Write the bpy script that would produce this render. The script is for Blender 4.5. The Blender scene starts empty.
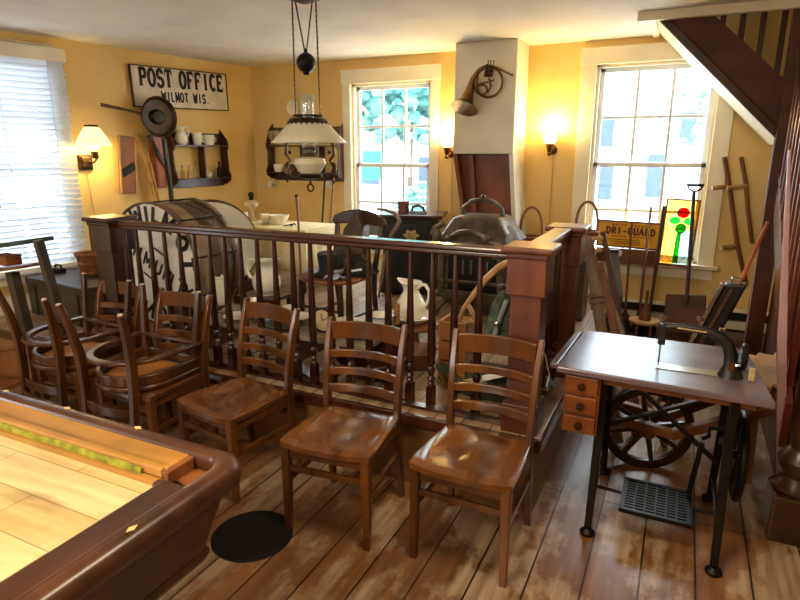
import bpy, bmesh, math, random
from mathutils import Matrix, Vector
random.seed(7)
PI = math.pi
S = bpy.context.scene
COL = S.collection
# ---------------------------------------------------------------- camera
PITCH, YAW, FPX, EYE = 0.2490, -0.4480, 585.0, 1.65
FW = Vector((math.sin(YAW)*math.cos(PITCH), math.cos(YAW)*math.cos(PITCH), -math.sin(PITCH)))
RT = Vector((math.cos(YAW), -math.sin(YAW), 0))
UP = RT.cross(FW)
cd = bpy.data.cameras.new('camera'); cam = bpy.data.objects.new('camera', cd); COL.objects.link(cam)
cd.sensor_width = 36; cd.lens = FPX/800*36; cd.clip_start = .05
cam.matrix_world = Matrix(((RT.x, UP.x, -FW.x, 0), (RT.y, UP.y, -FW.y, 0), (RT.z, UP.z, -FW.z, EYE), (0, 0, 0, 1)))
S.camera = cam
def at(x, y, Y=None, Z=None):
    """measured point of the room: sight line through a photo point, met with the plane Y=.. or Z=.."""
    d = RT*((x-400)/FPX)+UP*((300-y)/FPX)+FW
    t = Y/d.y if Y is not None else (Z-EYE)/d.z
    return Vector((0, 0, EYE))+d*t

def unit(p):
    """metres spanned by one photo pixel at the depth of point p"""
    return (Vector(p)-Vector((0, 0, EYE))).dot(FW)/FPX

# ---------------------------------------------------------------- materials
def lin(c):
    return tuple(((v/255)/12.92 if v/255 <= .04045 else ((v/255+.055)/1.055)**2.4) for v in c)+(1,)
def base(name):
    m = bpy.data.materials.new(name); m.use_nodes = True
    n = m.node_tree; b = n.nodes['Principled BSDF']
    return m, n, b
def tex(n, scale, stretch=(1, 1, 1), detail=4, rot=(0, 0, 0), kind='ShaderNodeTexNoise'):
    tc = n.nodes.new('ShaderNodeTexCoord'); mp = n.nodes.new('ShaderNodeMapping')
    mp.inputs['Scale'].default_value = stretch; mp.inputs['Rotation'].default_value = rot
    n.links.new(tc.outputs['Object'], mp.inputs[0])
    t = n.nodes.new(kind); n.links.new(mp.outputs[0], t.inputs['Vector'])
    t.inputs['Scale'].default_value = scale
    if 'Detail' in t.inputs: t.inputs['Detail'].default_value = detail
    return t
def ramp(n, src, stops):
    r = n.nodes.new('ShaderNodeValToRGB'); e = r.color_ramp.elements
    while len(e) < len(stops): e.new(.5)
    for i, (p, c) in enumerate(stops): e[i].position = p; e[i].color = lin(c) if max(c) > 1 or len(c) == 3 else c
    n.links.new(src, r.inputs[0]); return r
def mix(n, fac, a, b, mode='MIX'):
    m = n.nodes.new('ShaderNodeMix'); m.data_type = 'RGBA'; m.blend_type = mode
    for i, v in ((0, fac), (6, a), (7, b)):
        if hasattr(v, 'links') or isinstance(v, bpy.types.NodeSocket): n.links.new(v, m.inputs[i])
        else: m.inputs[i].default_value = v
    return m.outputs[2]
def bump(n, b, src, st=.3, dist=.01):
    u = n.nodes.new('ShaderNodeBump'); u.inputs['Strength'].default_value = st; u.inputs['Distance'].default_value = dist
    n.links.new(src, u.inputs['Height']); n.links.new(u.outputs[0], b.inputs['Normal'])
def plain(name, c, rough=.5, metal=0, var=.12, scale=9, emit=0, bumpy=0):
    m, n, b = base(name)
    t = tex(n, scale)
    d = tuple(v*(1-var) for v in c); e = tuple(min(255, v*(1+var*.5)) for v in c)
    r = ramp(n, t.outputs['Fac'], [(.3, d), (.7, e)])
    n.links.new(r.outputs[0], b.inputs['Base Color'])
    b.inputs['Roughness'].default_value = rough; b.inputs['Metallic'].default_value = metal
    if emit:
        b.inputs['Emission Color'].default_value = lin(c); b.inputs['Emission Strength'].default_value = emit
    if bumpy: bump(n, b, tex(n, scale*6).outputs['Fac'], bumpy, .004)
    return m
def wood(name, dark, light, axis=2, rough=.35, scale=14, coat=0):
    m, n, b = base(name)
    st = [1, 1, 1]; st[axis] = .08
    t = tex(n, scale, st, 6)
    r = ramp(n, t.outputs['Fac'], [(.28, dark), (.72, light)])
    t2 = tex(n, 3)
    r2 = ramp(n, t2.outputs['Fac'], [(.35, (190, 190, 190)), (.7, (255, 255, 255))])
    n.links.new(mix(n, 1.0, r.outputs[0], r2.outputs[0], 'MULTIPLY'), b.inputs['Base Color'])
    b.inputs['Roughness'].default_value = rough
    if coat: b.inputs['Coat Weight'].default_value = coat; b.inputs['Coat Roughness'].default_value = .15
    bump(n, b, t.outputs['Fac'], .12, .003)
    return m
def glow(name, c, strength):
    m, n, b = base(name)
    b.inputs['Base Color'].default_value = lin(c); b.inputs['Emission Color'].default_value = lin(c)
    b.inputs['Emission Strength'].default_value = strength; b.inputs['Roughness'].default_value = .4
    return m
def glass(name, tint=(255, 255, 255), refl=.06, body=0, bodyc=(240, 245, 245)):
    m = bpy.data.materials.new(name); m.use_nodes = True; n = m.node_tree; n.nodes.clear()
    o = n.nodes.new('ShaderNodeOutputMaterial'); t = n.nodes.new('ShaderNodeBsdfTransparent'); g = n.nodes.new('ShaderNodeBsdfGlossy')
    t.inputs[0].default_value = lin(tint); g.inputs['Roughness'].default_value = .03
    x = n.nodes.new('ShaderNodeMixShader'); x.inputs[0].default_value = refl
    n.links.new(t.outputs[0], x.inputs[1]); n.links.new(g.outputs[0], x.inputs[2]); out = x
    if body:
        d = n.nodes.new('ShaderNodeBsdfDiffuse'); d.inputs[0].default_value = lin(bodyc)
        y = n.nodes.new('ShaderNodeMixShader'); y.inputs[0].default_value = body
        n.links.new(x.outputs[0], y.inputs[1]); n.links.new(d.outputs[0], y.inputs[2]); out = y
    n.links.new(out.outputs[0], o.inputs[0]); return m
def translucent(name, c, fac=.5):
    m = bpy.data.materials.new(name); m.use_nodes = True; n = m.node_tree; n.nodes.clear()
    o = n.nodes.new('ShaderNodeOutputMaterial'); t = n.nodes.new('ShaderNodeBsdfTranslucent'); d = n.nodes.new('ShaderNodeBsdfPrincipled')
    t.inputs[0].default_value = lin(c); d.inputs['Base Color'].default_value = lin(c); d.inputs['Roughness'].default_value = .25
    x = n.nodes.new('ShaderNodeMixShader'); x.inputs[0].default_value = fac
    n.links.new(d.outputs[0], x.inputs[1]); n.links.new(t.outputs[0], x.inputs[2]); n.links.new(x.outputs[0], o.inputs[0]); return m
def floor_mat(name, width, worn=(206, 188, 160), a=(150, 104, 62), b_=(118, 80, 48), wear=.48, rough=.27):
    m, n, b = base(name)
    t = tex(n, 1.0, rot=(0, 0, PI/2), kind='ShaderNodeTexBrick')
    t.inputs['Color1'].default_value = lin(a); t.inputs['Color2'].default_value = lin(b_)
    t.inputs['Mortar'].default_value = lin((38, 24, 14)); t.inputs['Mortar Size'].default_value = .004
    t.inputs['Brick Width'].default_value = 2.7; t.inputs['Row Height'].default_value = width; t.offset = .37
    g = tex(n, 26, (1, .06, 1), 6)
    gr = ramp(n, g.outputs['Fac'], [(.3, (170, 160, 150)), (.7, (255, 255, 255))])
    c1 = mix(n, .8, t.outputs['Color'], gr.outputs[0], 'MULTIPLY')
    w = tex(n, 2.6, (1, .55, 1), 9); w.inputs['Roughness'].default_value = .68
    wr = ramp(n, w.outputs['Fac'], [(wear, (0, 0, 0)), (wear+.06, (190, 190, 190))])
    wc = mix(n, 1.0, gr.outputs[0], lin(worn), 'MULTIPLY')
    c2 = mix(n, wr.outputs[0], c1, wc)
    c3 = mix(n, t.outputs['Fac'], c2, lin((30, 19, 11)))
    n.links.new(c3, b.inputs['Base Color'])
    rr = n.nodes.new('ShaderNodeMapRange'); n.links.new(w.outputs['Fac'], rr.inputs[0])
    rr.inputs[3].default_value = rough-.08; rr.inputs[4].default_value = rough+.16
    n.links.new(rr.outputs[0], b.inputs['Roughness'])
    bump(n, b, mix(n, .5, g.outputs['Fac'], t.outputs['Fac'], 'SUBTRACT'), .25, .004)
    return m
def paper_mat():
    m, n, b = base('wallpaper')
    outs = []
    for ang in (PI/4, -PI/4):
        w = tex(n, 14, rot=(0, ang, 0), kind='ShaderNodeTexWave'); w.inputs['Distortion'].default_value = .6
        outs.append(w.outputs['Fac'])
    k = mix(n, 1.0, outs[0], outs[1], 'MULTIPLY')
    r = ramp(n, k, [(.2, (230, 198, 126)), (.75, (238, 210, 144))])
    t = tex(n, 1.7); tr = ramp(n, t.outputs['Fac'], [(.3, (238, 228, 205)), (.7, (255, 255, 255))])
    n.links.new(mix(n, 1, r.outputs[0], tr.outputs[0], 'MULTIPLY'), b.inputs['Base Color'])
    b.inputs['Roughness'].default_value = .6
    return m
def bed_mat():
    m, n, b = base('pool_bed_boards')
    t = tex(n, 1.0, kind='ShaderNodeTexBrick')
    t.inputs['Color1'].default_value = lin((226, 208, 156)); t.inputs['Color2'].default_value = lin((208, 184, 126))
    t.inputs['Mortar'].default_value = lin((160, 124, 66)); t.inputs['Mortar Size'].default_value = .0015
    t.inputs['Brick Width'].default_value = .52; t.inputs['Row Height'].default_value = .13
    g = tex(n, 22, (.1, 1, 1), 5); gr = ramp(n, g.outputs['Fac'], [(.3, (215, 205, 185)), (.65, (255, 255, 255))])
    s = tex(n, 5.5, (.45, 1.2, 1), 3); sr = ramp(n, s.outputs['Fac'], [(.60, (255, 255, 255)), (.74, (150, 140, 120))])
    c = mix(n, 1, t.outputs['Color'], gr.outputs[0], 'MULTIPLY'); c = mix(n, 1, c, sr.outputs[0], 'MULTIPLY')
    n.links.new(c, b.inputs['Base Color']); b.inputs['Roughness'].default_value = .28
    return m
M = {}
M['chair'] = wood('chair_oak', (62, 31, 7), (122, 70, 20), 2, .28, 12, .35)
M['chair_seat'] = wood('chair_seat_oak', (84, 44, 12), (148, 90, 36), 1, .24, 10, .8)
M['chair_old'] = wood('captain_chair_oak', (52, 26, 9), (100, 56, 22), 2, .3, 12, .3)
M['ply'] = wood('plywood', (170, 100, 40), (208, 140, 66), 0, .5, 9)
M['pale'] = plain('pale_glide', (205, 185, 160), .4)
M['rail'] = wood('rail_walnut', (46, 20, 11), (84, 40, 22), 0, .22, 12, .4)
M['newel'] = wood('newel_mahogany', (76, 34, 12), (116, 58, 24), 2, .45, 12, .1)
M['spindle'] = wood('spindle_wood', (36, 16, 9), (70, 32, 17), 2, .25, 14, .3)
M['pool'] = wood('pool_mahogany', (54, 30, 17), (100, 60, 36), 0, .32, 10, .15)
M['pool_y'] = wood('pool_rail_mahogany', (54, 30, 17), (100, 60, 36), 1, .32, 10, .15)
M['cushion'] = wood('torn_cushion_base', (176, 118, 44), (214, 158, 72), 0, .45, 9)
M['felt'] = plain('green_felt', (150, 150, 40), .9, 0, .3, 30)
M['bed'] = bed_mat()
M['ivory'] = plain('ivory', (222, 190, 120), .4)
M['floor'] = floor_mat('old_floor_boards', .20)
M['stage'] = floor_mat('platform_boards', .14, (205, 190, 165), (168, 128, 88), (148, 110, 72), .45, .3)
M['paper'] = paper_mat()
M['ceil'] = plain('plaster_ceiling', (232, 226, 214), .8, 0, .05, 2.5, 0, .15)
M['white'] = plain('cream_trim_paint', (238, 228, 200), .45, 0, .05, 4)
M['sash'] = plain('sash_paint', (226, 230, 232), .4, 0, .05, 5)
M['blind'] = None
M['pane'] = glass('window_pane')
M['breast'] = plain('chimney_plaster', (226, 220, 202), .7, 0, .06, 3)
M['brown'] = wood('brown_panel', (120, 62, 30), (160, 90, 48), 2, .5, 8)
M['stairwood'] = wood('stair_wood', (70, 30, 18), (104, 50, 30), 0, .6, 8, 0)
M['redwood'] = wood('red_baluster', (84, 30, 18), (126, 52, 30), 2, .3, 10, .3)
M['mauve'] = plain('mauve_board', (176, 140, 138), .4, 0, .08, 6)
M['tan'] = wood('platform_face', (124, 84, 44), (164, 116, 66), 0, .5, 6)
M['dkwood'] = wood('dark_wood', (40, 20, 11), (76, 40, 21), 2, .35, 12, .2)
M['dkwoodx'] = wood('dark_wood_x', (44, 20, 11), (84, 40, 22), 0, .32, 12, .2)
M['mdwood'] = wood('mid_wood', (112, 62, 28), (156, 96, 48), 2, .42, 12)
M['ltwood'] = wood('light_wood', (170, 122, 70), (208, 162, 106), 2, .5, 12)
M['redbrown'] = wood('sewing_cabinet_wood', (104, 48, 16), (150, 80, 30), 0, .3, 10, .3)
M['greywood'] = wood('weathered_wood', (124, 104, 82), (170, 148, 120), 2, .7, 12)
M['tabletop'] = wood('sewing_tabletop', (102, 78, 80), (134, 110, 116), 0, .26, 10, 1.0)  # base shifted mauve, coat tinted blue, to imitate the window's bluish sheen
_c = M['tabletop'].node_tree.nodes['Principled BSDF']; _c.inputs['Coat Weight'].default_value = .55; _c.inputs['Coat Roughness'].default_value = .30; _c.inputs['Coat Tint'].default_value = (.80, .88, 1, 1)
M['black'] = plain('black_paint', (14, 13, 13), .45, 0, .3)
M['iron'] = plain('black_iron', (22, 20, 19), .42, .6, .3, 20)
M['stove'] = plain('stove_iron', (88, 79, 69), .42, .3, .35, 14, 0, .2)
M['rust'] = plain('rusty_iron', (92, 60, 40), .6, .4, .35, 18)
M['chrome'] = plain('bright_steel', (205, 210, 215), .18, 1, .05)
M['brass'] = plain('old_brass', (116, 86, 48), .36, .8, .3, 20)
M['gold'] = plain('gilt', (206, 180, 122), .4, .5, .2, 30)
M['bronze'] = plain('dark_bronze', (70, 48, 28), .35, .8, .3, 25)
M['china'] = plain('white_china', (238, 232, 216), .18, 0, .04, 5)
M['enamel'] = plain('grey_enamel', (150, 156, 166), .3, 0, .1)
M['blind'] = translucent('blind_slat', (238, 243, 250), .42)
M['milk'] = translucent('milk_glass', (240, 232, 208), .35)
M['clear'] = glass('clear_glass', (246, 250, 250), .14, .10)
M['amberglass'] = glass('lamp_glass', (250, 240, 220), .14, .30, (235, 215, 180))
M['globe'] = glow('lit_frosted_globe', (255, 220, 140), 3.2)
M['shade_lit'] = glow('lit_painted_shade', (250, 226, 160), 1.1)
M['bulb'] = glow('lit_bulb', (255, 222, 140), 22)
M['signwhite'] = plain('sign_paint', (216, 204, 186), .6, 0, .1, 6)
M['ink'] = plain('black_lettering', (20, 16, 14), .6)
M['drumhead'] = plain('drum_skin', (232, 226, 208), .5, 0, .07, 4)
M['drumside'] = wood('drum_shell', (150, 122, 88), (186, 158, 120), 1, .6, 8)
M['drumbrown'] = wood('drum_brown', (84, 64, 50), (116, 92, 74), 1, .6, 8)
M['hoop'] = wood('drum_hoop', (92, 62, 42), (130, 94, 66), 0, .5, 8)
M['signyel'] = plain('yellow_sign', (244, 182, 54), .5, 0, .08, 5)
M['signink'] = plain('sign_maroon', (92, 38, 20), .5)
def lace_mat():
    m, n, b = base('lace_cloth'); t = tex(n, 20, kind='ShaderNodeTexVoronoi')
    r = ramp(n, t.outputs['Distance'], [(.44, (160, 100, 30)), (.60, (232, 214, 170))]); n.links.new(r.outputs[0], b.inputs['Base Color']); b.inputs['Roughness'].default_value = .9
    return m
M['lace'] = lace_mat()
M['lacepat'] = plain('lace_pattern', (206, 158, 60), .9, 0, .3, 60)
M['linen'] = plain('white_linen', (226, 222, 214), .9, 0, .12, 18)
M['panbrown'] = plain('pan_brown', (66, 48, 34), .5, .2, .35, 12)
M['leather'] = plain('dark_leather', (62, 52, 40), .4, 0, .3, 9)
M['blackfelt'] = plain('black_felt', (20, 20, 24), .7, 0, .3)
M['blue'] = plain('pale_blue_cloth', (170, 184, 214), .9, 0, .12)
M['paisley'] = plain('green_carpet_cloth', (74, 84, 66), .8, 0, .5, 34)
M['greentop'] = plain('green_slate', (40, 74, 58), .25, 0, .15)
M['orange'] = wood('orange_board', (160, 70, 22), (204, 104, 40), 2, .4, 10)
M['straw'] = wood('straw', (176, 130, 60), (214, 172, 96), 2, .7, 20)
M['wicker'] = wood('basket_splint', (130, 74, 36), (182, 116, 62), 2, .6, 24)
M['trunk'] = wood('trunk_grey', (52, 45, 37), (82, 72, 60), 0, .45, 8)
M['greencase'] = plain('green_trough_paint', (48, 62, 46), .5, 0, .25)
M['paperwhite'] = plain('white_card', (228, 232, 238), .6, 0, .03)
M['grass_red'] = glass('red_stained_glass', (214, 0, 24), .02, .06, (210, 10, 40))
M['grass_teal'] = glass('teal_stained_glass', (70, 225, 180), .02, .06, (60, 200, 160))
M['grass_green'] = glass('green_stained_glass', (30, 165, 40), .02, .06, (20, 150, 40))
M['grass_amber'] = glass('amber_stained_glass', (255, 222, 140), .02, .10, (250, 205, 110))
M['grass_clear'] = glass('pale_stained_glass', (215, 240, 245), .05, .12, (220, 240, 240))
M['siding'] = plain('white_siding', (236, 238, 240), .7, 0, .03, 3)
M['outglass'] = plain('outside_window', (52, 74, 92), .5, 0, .1)
M['roof'] = plain('grey_shingle', (150, 158, 164), .8, 0, .1)
M['leaf'] = plain('tree_leaves', (112, 178, 172), .8, 0, .4, 3)
M['bark'] = plain('bark', (90, 80, 66), .9, 0, .3)
M['signgreen'] = plain('green_awning', (20, 150, 90), .6, 0, .1)
M['street'] = plain('street', (190, 192, 194), .9, 0, .08, 2)

# ---------------------------------------------------------------- mesh builder
class MB:
    def __init__(self): self.v = []; self.f = []; self.T = Matrix.Identity(4)
    def add(self, vs, fs):
        o = len(self.v)
        self.v += [self.T @ Vector(p) for p in vs]; self.f += [tuple(i+o for i in f) for f in fs]
        return self
    def box(self, c, s, rot=None):
        x, y, z = (k/2 for k in s); c = Vector(c)
        ps = [Vector((a, b, d)) for a in (-x, x) for b in (-y, y) for d in (-z, z)]
        if rot is not None: ps = [rot @ p for p in ps]
        return self.add([p+c for p in ps], [(0, 1, 3, 2), (4, 6, 7, 5), (0, 4, 5, 1), (2, 3, 7, 6), (0, 2, 6, 4), (1, 5, 7, 3)])
    def bar(self, pts, w, h, up=(0, 0, 1), closed=False):
        """rectangle swept along pts; w across, h along up; w,h scalars or per-point lists"""
        P = [Vector(p) for p in pts]; n = len(P); up = Vector(up)
        W = w if isinstance(w, (list, tuple)) else [w]*n; H = h if isinstance(h, (list, tuple)) else [h]*n
        vs = []; fs = []
        for i, p in enumerate(P):
            a = P[(i-1) % n] if closed else P[max(0, i-1)]; b = P[(i+1) % n] if closed else P[min(n-1, i+1)]
            t = (b-a).normalized(); s = t.cross(up)
            s = s.normalized() if s.length > 1e-5 else Vector((1, 0, 0)); u = s.cross(t)
            for k, l in ((-1, -1), (1, -1), (1, 1), (-1, 1)): vs.append(p+s*(k*W[i]/2)+u*(l*H[i]/2))
        for i in range(n if closed else n-1):
            for k in range(4):
                j = (i+1) % n
                fs.append((i*4+k, i*4+(k+1) % 4, j*4+(k+1) % 4, j*4+k))
        if not closed: fs += [(3, 2, 1, 0), tuple((n-1)*4+k for k in range(4))]
        return self.add(vs, fs)
    def tube(self, pts, r, n=8, closed=False):
        P = [Vector(p) for p in pts]; m = len(P)
        Rr = r if isinstance(r, (list, tuple)) else [r]*m
        vs = []; fs = []; s = None
        for i, p in enumerate(P):
            a = P[(i-1) % m] if closed else P[max(0, i-1)]; b = P[(i+1) % m] if closed else P[min(m-1, i+1)]
            t = (b-a).normalized()
            if s is None:
                s = t.cross(Vector((0, 0, 1)))
                if s.length < .1: s = t.cross(Vector((1, 0, 0)))
            s = (s-t*s.dot(t)).normalized(); u = t.cross(s)
            for k in range(n):
                q = 2*PI*k/n; vs.append(p+s*(math.cos(q)*Rr[i])+u*(math.sin(q)*Rr[i]))
        for i in range(m if closed else m-1):
            j = (i+1) % m
            for k in range(n): fs.append((i*n+k, i*n+(k+1) % n, j*n+(k+1) % n, j*n+k))
        if not closed: fs += [tuple(range(n-1, -1, -1)), tuple((m-1)*n+k for k in range(n))]
        return self.add(vs, fs)
    @staticmethod
    def smooth_profile(p, k=4):
        out = []
        for i in range(len(p)-1):
            a, b, c, d = p[max(0, i-1)], p[i], p[i+1], p[min(len(p)-1, i+2)]
            for j in range(k):
                t = j/k
                out.append(tuple(max(1e-4, .5*(2*b[q]+(c[q]-a[q])*t+(2*a[q]-5*b[q]+4*c[q]-d[q])*t*t+(3*b[q]-a[q]-3*c[q]+d[q])*t**3)) if q == 0 else .5*(2*b[q]+(c[q]-a[q])*t+(2*a[q]-5*b[q]+4*c[q]-d[q])*t*t+(3*b[q]-a[q]-3*c[q]+d[q])*t**3) for q in (0, 1)))
        return out+[p[-1]]
    def lathe(self, prof, c=(0, 0, 0), n=20, axis='z', sx=1, sy=1):
        """prof: (radius, height) pairs"""
        vs = []; fs = []; c = Vector(c)
        for r, z in prof:
            for k in range(n):
                q = 2*PI*k/n; x, y = math.cos(q)*r*sx, math.sin(q)*r*sy
                p = Vector((x, y, z)) if axis == 'z' else (Vector((x, z, y)) if axis == 'y' else Vector((z, x, y)))
                vs.append(c+p)
        for i in range(len(prof)-1):
            for k in range(n): fs.append((i*n+k, i*n+(k+1) % n, (i+1)*n+(k+1) % n, (i+1)*n+k))
        if prof[0][0] > 1e-4: fs.append(tuple(range(n-1, -1, -1)))
        if prof[-1][0] > 1e-4: fs.append(tuple((len(prof)-1)*n+k for k in range(n)))
        return self.add(vs, fs)
    def shell(self, prof, c=(0, 0, 0), n=20, axis='z'):
        """open revolved wall (no caps)"""
        k0 = len(self.f); self.lathe(prof, c, n, axis)
        self.f = self.f[:k0]+[f for f in self.f[k0:] if len(f) == 4]
        return self
    def prism(self, poly, d, frame=None):
        """poly (u,v) list extruded by d; frame(u,v,w)->xyz"""
        fr = frame or (lambda u, v, w: (u, v, w)); n = len(poly)
        vs = [fr(u, v, 0) for u, v in poly]+[fr(u, v, d) for u, v in poly]
        fs = [tuple(range(n-1, -1, -1)), tuple(range(n, 2*n))]+[(i, (i+1) % n, (i+1) % n+n, i+n) for i in range(n)]
        return self.add(vs, fs)
    def loft(self, rings, cap0=True, cap1=True):
        n = len(rings[0]); vs = [p for r in rings for p in r]; fs = []
        for i in range(len(rings)-1):
            for k in range(n): fs.append((i*n+k, i*n+(k+1) % n, (i+1)*n+(k+1) % n, (i+1)*n+k))
        if cap0: fs.append(tuple(range(n-1, -1, -1)))
        if cap1: fs.append(tuple((len(rings)-1)*n+k for k in range(n)))
        return self.add(vs, fs)
    def grid(self, fn, nu, nv):
        vs = [fn(i/nu, j/nv) for j in range(nv+1) for i in range(nu+1)]
        fs = [(j*(nu+1)+i, j*(nu+1)+i+1, (j+1)*(nu+1)+i+1, (j+1)*(nu+1)+i) for j in range(nv) for i in range(nu)]
        return self.add(vs, fs)
    def ball(self, c, r, n=12, m=8, s=(1, 1, 1)):
        prof = [(max(1e-5, math.sin(PI*i/m))*r, -math.cos(PI*i/m)*r) for i in range(m+1)]
        T = self.T; self.T = T @ Matrix.Translation(c) @ Matrix.Diagonal((*s, 1)); self.lathe(prof, (0, 0, 0), n); self.T = T
        return self
    def build(self, name, mat, parent=None, world=False, smooth=35, bevel=0, solid=0, seg=2):
        vs = self.v
        if world and parent is not None:
            X = Matrix.Identity(4); p = parent
            while p is not None: X = p.matrix_basis @ X; p = p.parent
            X = X.inverted(); vs = [X @ q for q in vs]
        me = bpy.data.meshes.new(name); me.from_pydata([tuple(q) for q in vs], [], self.f); me.validate()
        bm = bmesh.new(); bm.from_mesh(me); bmesh.ops.recalc_face_normals(bm, faces=bm.faces); bm.to_mesh(me); bm.free()
        o = bpy.data.objects.new(name, me); COL.objects.link(o)
        if isinstance(mat, str): mat = M[mat]
        me.materials.append(mat)
        if parent is not None: o.parent = parent
        if smooth:
            me.polygons.foreach_set('use_smooth', [True]*len(me.polygons))
            me.set_sharp_from_angle(angle=math.radians(smooth))
        if solid:
            k = o.modifiers.new('thickness', 'SOLIDIFY'); k.thickness = solid; k.offset = 0
        if bevel:
            k = o.modifiers.new('bevel', 'BEVEL'); k.width = bevel; k.segments = seg; k.limit_method = 'ANGLE'; k.angle_limit = .7
            k.harden_normals = False
        return o
def tag(o, label=None, cat=None, group=None, kind=None):
    if label: o['label'] = label
    if cat: o['category'] = cat
    if group: o['group'] = group
    if kind: o['kind'] = kind
    return o
def thing(name, label, cat, loc=(0, 0, 0), rz=0, group=None):
    o = bpy.data.objects.new(name, None); COL.objects.link(o); o.empty_display_size = .1
    o.location = loc; o.rotation_euler = (0, 0, rz)
    return tag(o, label, cat, group)
def dup(o, loc=None, rz=None, label=None, group=None, parent=None):
    c = o.copy(); COL.objects.link(c)
    if parent is not None: c.parent = parent
    if loc is not None: c.location = loc
    if rz is not None: c.rotation_euler = (0, 0, rz)
    if label: c['label'] = label
    if group: c['group'] = group
    for k in list(o.children): dup(k, parent=c)
    return c
def struct(mb, name, mat, **kw):
    o = mb.build(name, mat, **kw)
    if not kw.get('parent'): o['kind'] = 'structure'
    return o

# ---------------------------------------------------------------- stroke lettering
def arc(cx, cy, rx, ry, a0, a1, n=8):
    return [(cx+rx*math.cos(math.radians(a0+(a1-a0)*i/n)), cy+ry*math.sin(math.radians(a0+(a1-a0)*i/n))) for i in range(n+1)]
O_ = [arc(.5, .5, .38, .46, 90, 450, 18)]
GL = {
 'P': [[(.2, 0), (.2, 1)], [(.2, .95), (.55, .95)]+arc(.55, .72, .27, .23, 90, -90)+[(.2, .49)]],
 'O': O_, 'S': [arc(.5, .72, .32, .24, 20, 265, 10)+arc(.5, .26, .34, .24, 85, -160, 10)],
 'T': [[(.5, 0), (.5, .97)], [(.08, .95), (.92, .95)]], 'F': [[(.2, 0), (.2, 1)], [(.2, .95), (.86, .95)], [(.2, .52), (.66, .52)]],
 'I': [[(.5, 0), (.5, 1)]], 'C': [arc(.52, .5, .36, .46, 50, 310, 14)],
 'E': [[(.2, 0), (.2, 1)], [(.2, .95), (.86, .95)], [(.2, .52), (.68, .52)], [(.2, .05), (.86, .05)]],
 'W': [[(.02, 1), (.26, 0), (.5, .8), (.74, 0), (.98, 1)]], 'L': [[(.22, 1), (.22, 0)], [(.22, .05), (.85, .05)]],
 'M': [[(.1, 0), (.1, 1), (.5, .25), (.9, 1), (.9, 0)]], 'U': [[(.16, 1), (.16, .35)]+arc(.5, .35, .34, .3, 180, 360)+[(.84, 1)]],
 'N': [[(.15, 0), (.15, 1), (.85, 0), (.85, 1)]], 'Y': [[(.08, 1), (.5, .5), (.92, 1)], [(.5, .5), (.5, 0)]],
 'B': [[(.2, 0), (.2, 1)], [(.2, .95), (.55, .95)]+arc(.55, .74, .25, .21, 90, -90)+[(.2, .53)]+[(.58, .53)]+arc(.58, .29, .27, .24, 90, -90)+[(.2, .05)]],
 'A': [[(.05, 0), (.5, 1), (.95, 0)], [(.24, .34), (.76, .34)]], 'D': [[(.2, 0), (.2, 1)], [(.2, .95), (.45, .95)]+arc(.45, .5, .4, .45, 90, -90)+[(.2, .05)]],
 'R': [[(.2, 0), (.2, 1)], [(.2, .95), (.55, .95)]+arc(.55, .73, .26, .22, 90, -90)+[(.2, .51)], [(.5, .51), (.88, 0)]],
 'G': [arc(.5, .5, .37, .46, 50, 330, 14)+[(.84, .45), (.55, .45)]], 'H': [[(.18, 0), (.18, 1)], [(.82, 0), (.82, 1)], [(.18, .5), (.82, .5)]],
 'K': [[(.2, 0), (.2, 1)], [(.85, 1), (.2, .42)], [(.4, .58), (.88, 0)]],
 '-': [[(.2, .45), (.8, .45)]], '.': [[(.4, .02), (.4, .14)]], ' ': []}
SERIF = {'P': [(.2, 0), (.2, 1)], 'T': [(.5, 0)], 'F': [(.2, 0), (.2, 1)], 'I': [(.5, 0), (.5, 1)], 'E': [(.2, 0), (.2, 1)]}
def letters(mb, text, w, h, th, pos, gap=.18, serif=False, narrow=None):
    """flat thick strokes; pos(i, u, v) -> xyz for point (u,v) of letter i"""
    for i, ch in enumerate(text):
        for line in GL[ch]:
            for a, b in zip(line, line[1:]):
                ax, ay, bx, by = a[0]*w, a[1]*h, b[0]*w, b[1]*h
                L = math.hypot(bx-ax, by-ay) or 1e-6; dx, dy = (bx-ax)/L, (by-ay)/L; e = th*.25 if len(line) > 2 else 0
                px, py = -dy*th/2, dx*th/2
                q = [(ax-dx*e+px, ay-dy*e+py), (ax-dx*e-px, ay-dy*e-py), (bx+dx*e-px, by+dy*e-py), (bx+dx*e+px, by+dy*e+py)]
                mb.add([pos(i, u, v) for u, v in q], [(0, 1, 2, 3)])
        if serif:
            for (u, v) in SERIF.get(ch, []):
                s, t = w*.24, th*.42; y = v*h
                y0, y1 = (y, y+t) if v < .5 else (y-t, y)
                mb.add([pos(i, a, b) for a, b in ((u*w-s, y0), (u*w+s, y0), (u*w+s, y1), (u*w-s, y1))], [(0, 1, 2, 3)])
            if ch in 'TFE':
                for (u, v0, v1) in {'T': [(.08, .72, 1), (.92, .72, 1)], 'F': [(.86, .72, 1)], 'E': [(.86, .74, 1), (.86, 0, .26)]}[ch]:
                    mb.add([pos(i, a, b) for a, b in ((u*w-th*.2, v0*h), (u*w+th*.2, v0*h), (u*w+th*.2, v1*h), (u*w-th*.2, v1*h))], [(0, 1, 2, 3)])
    return mb
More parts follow.
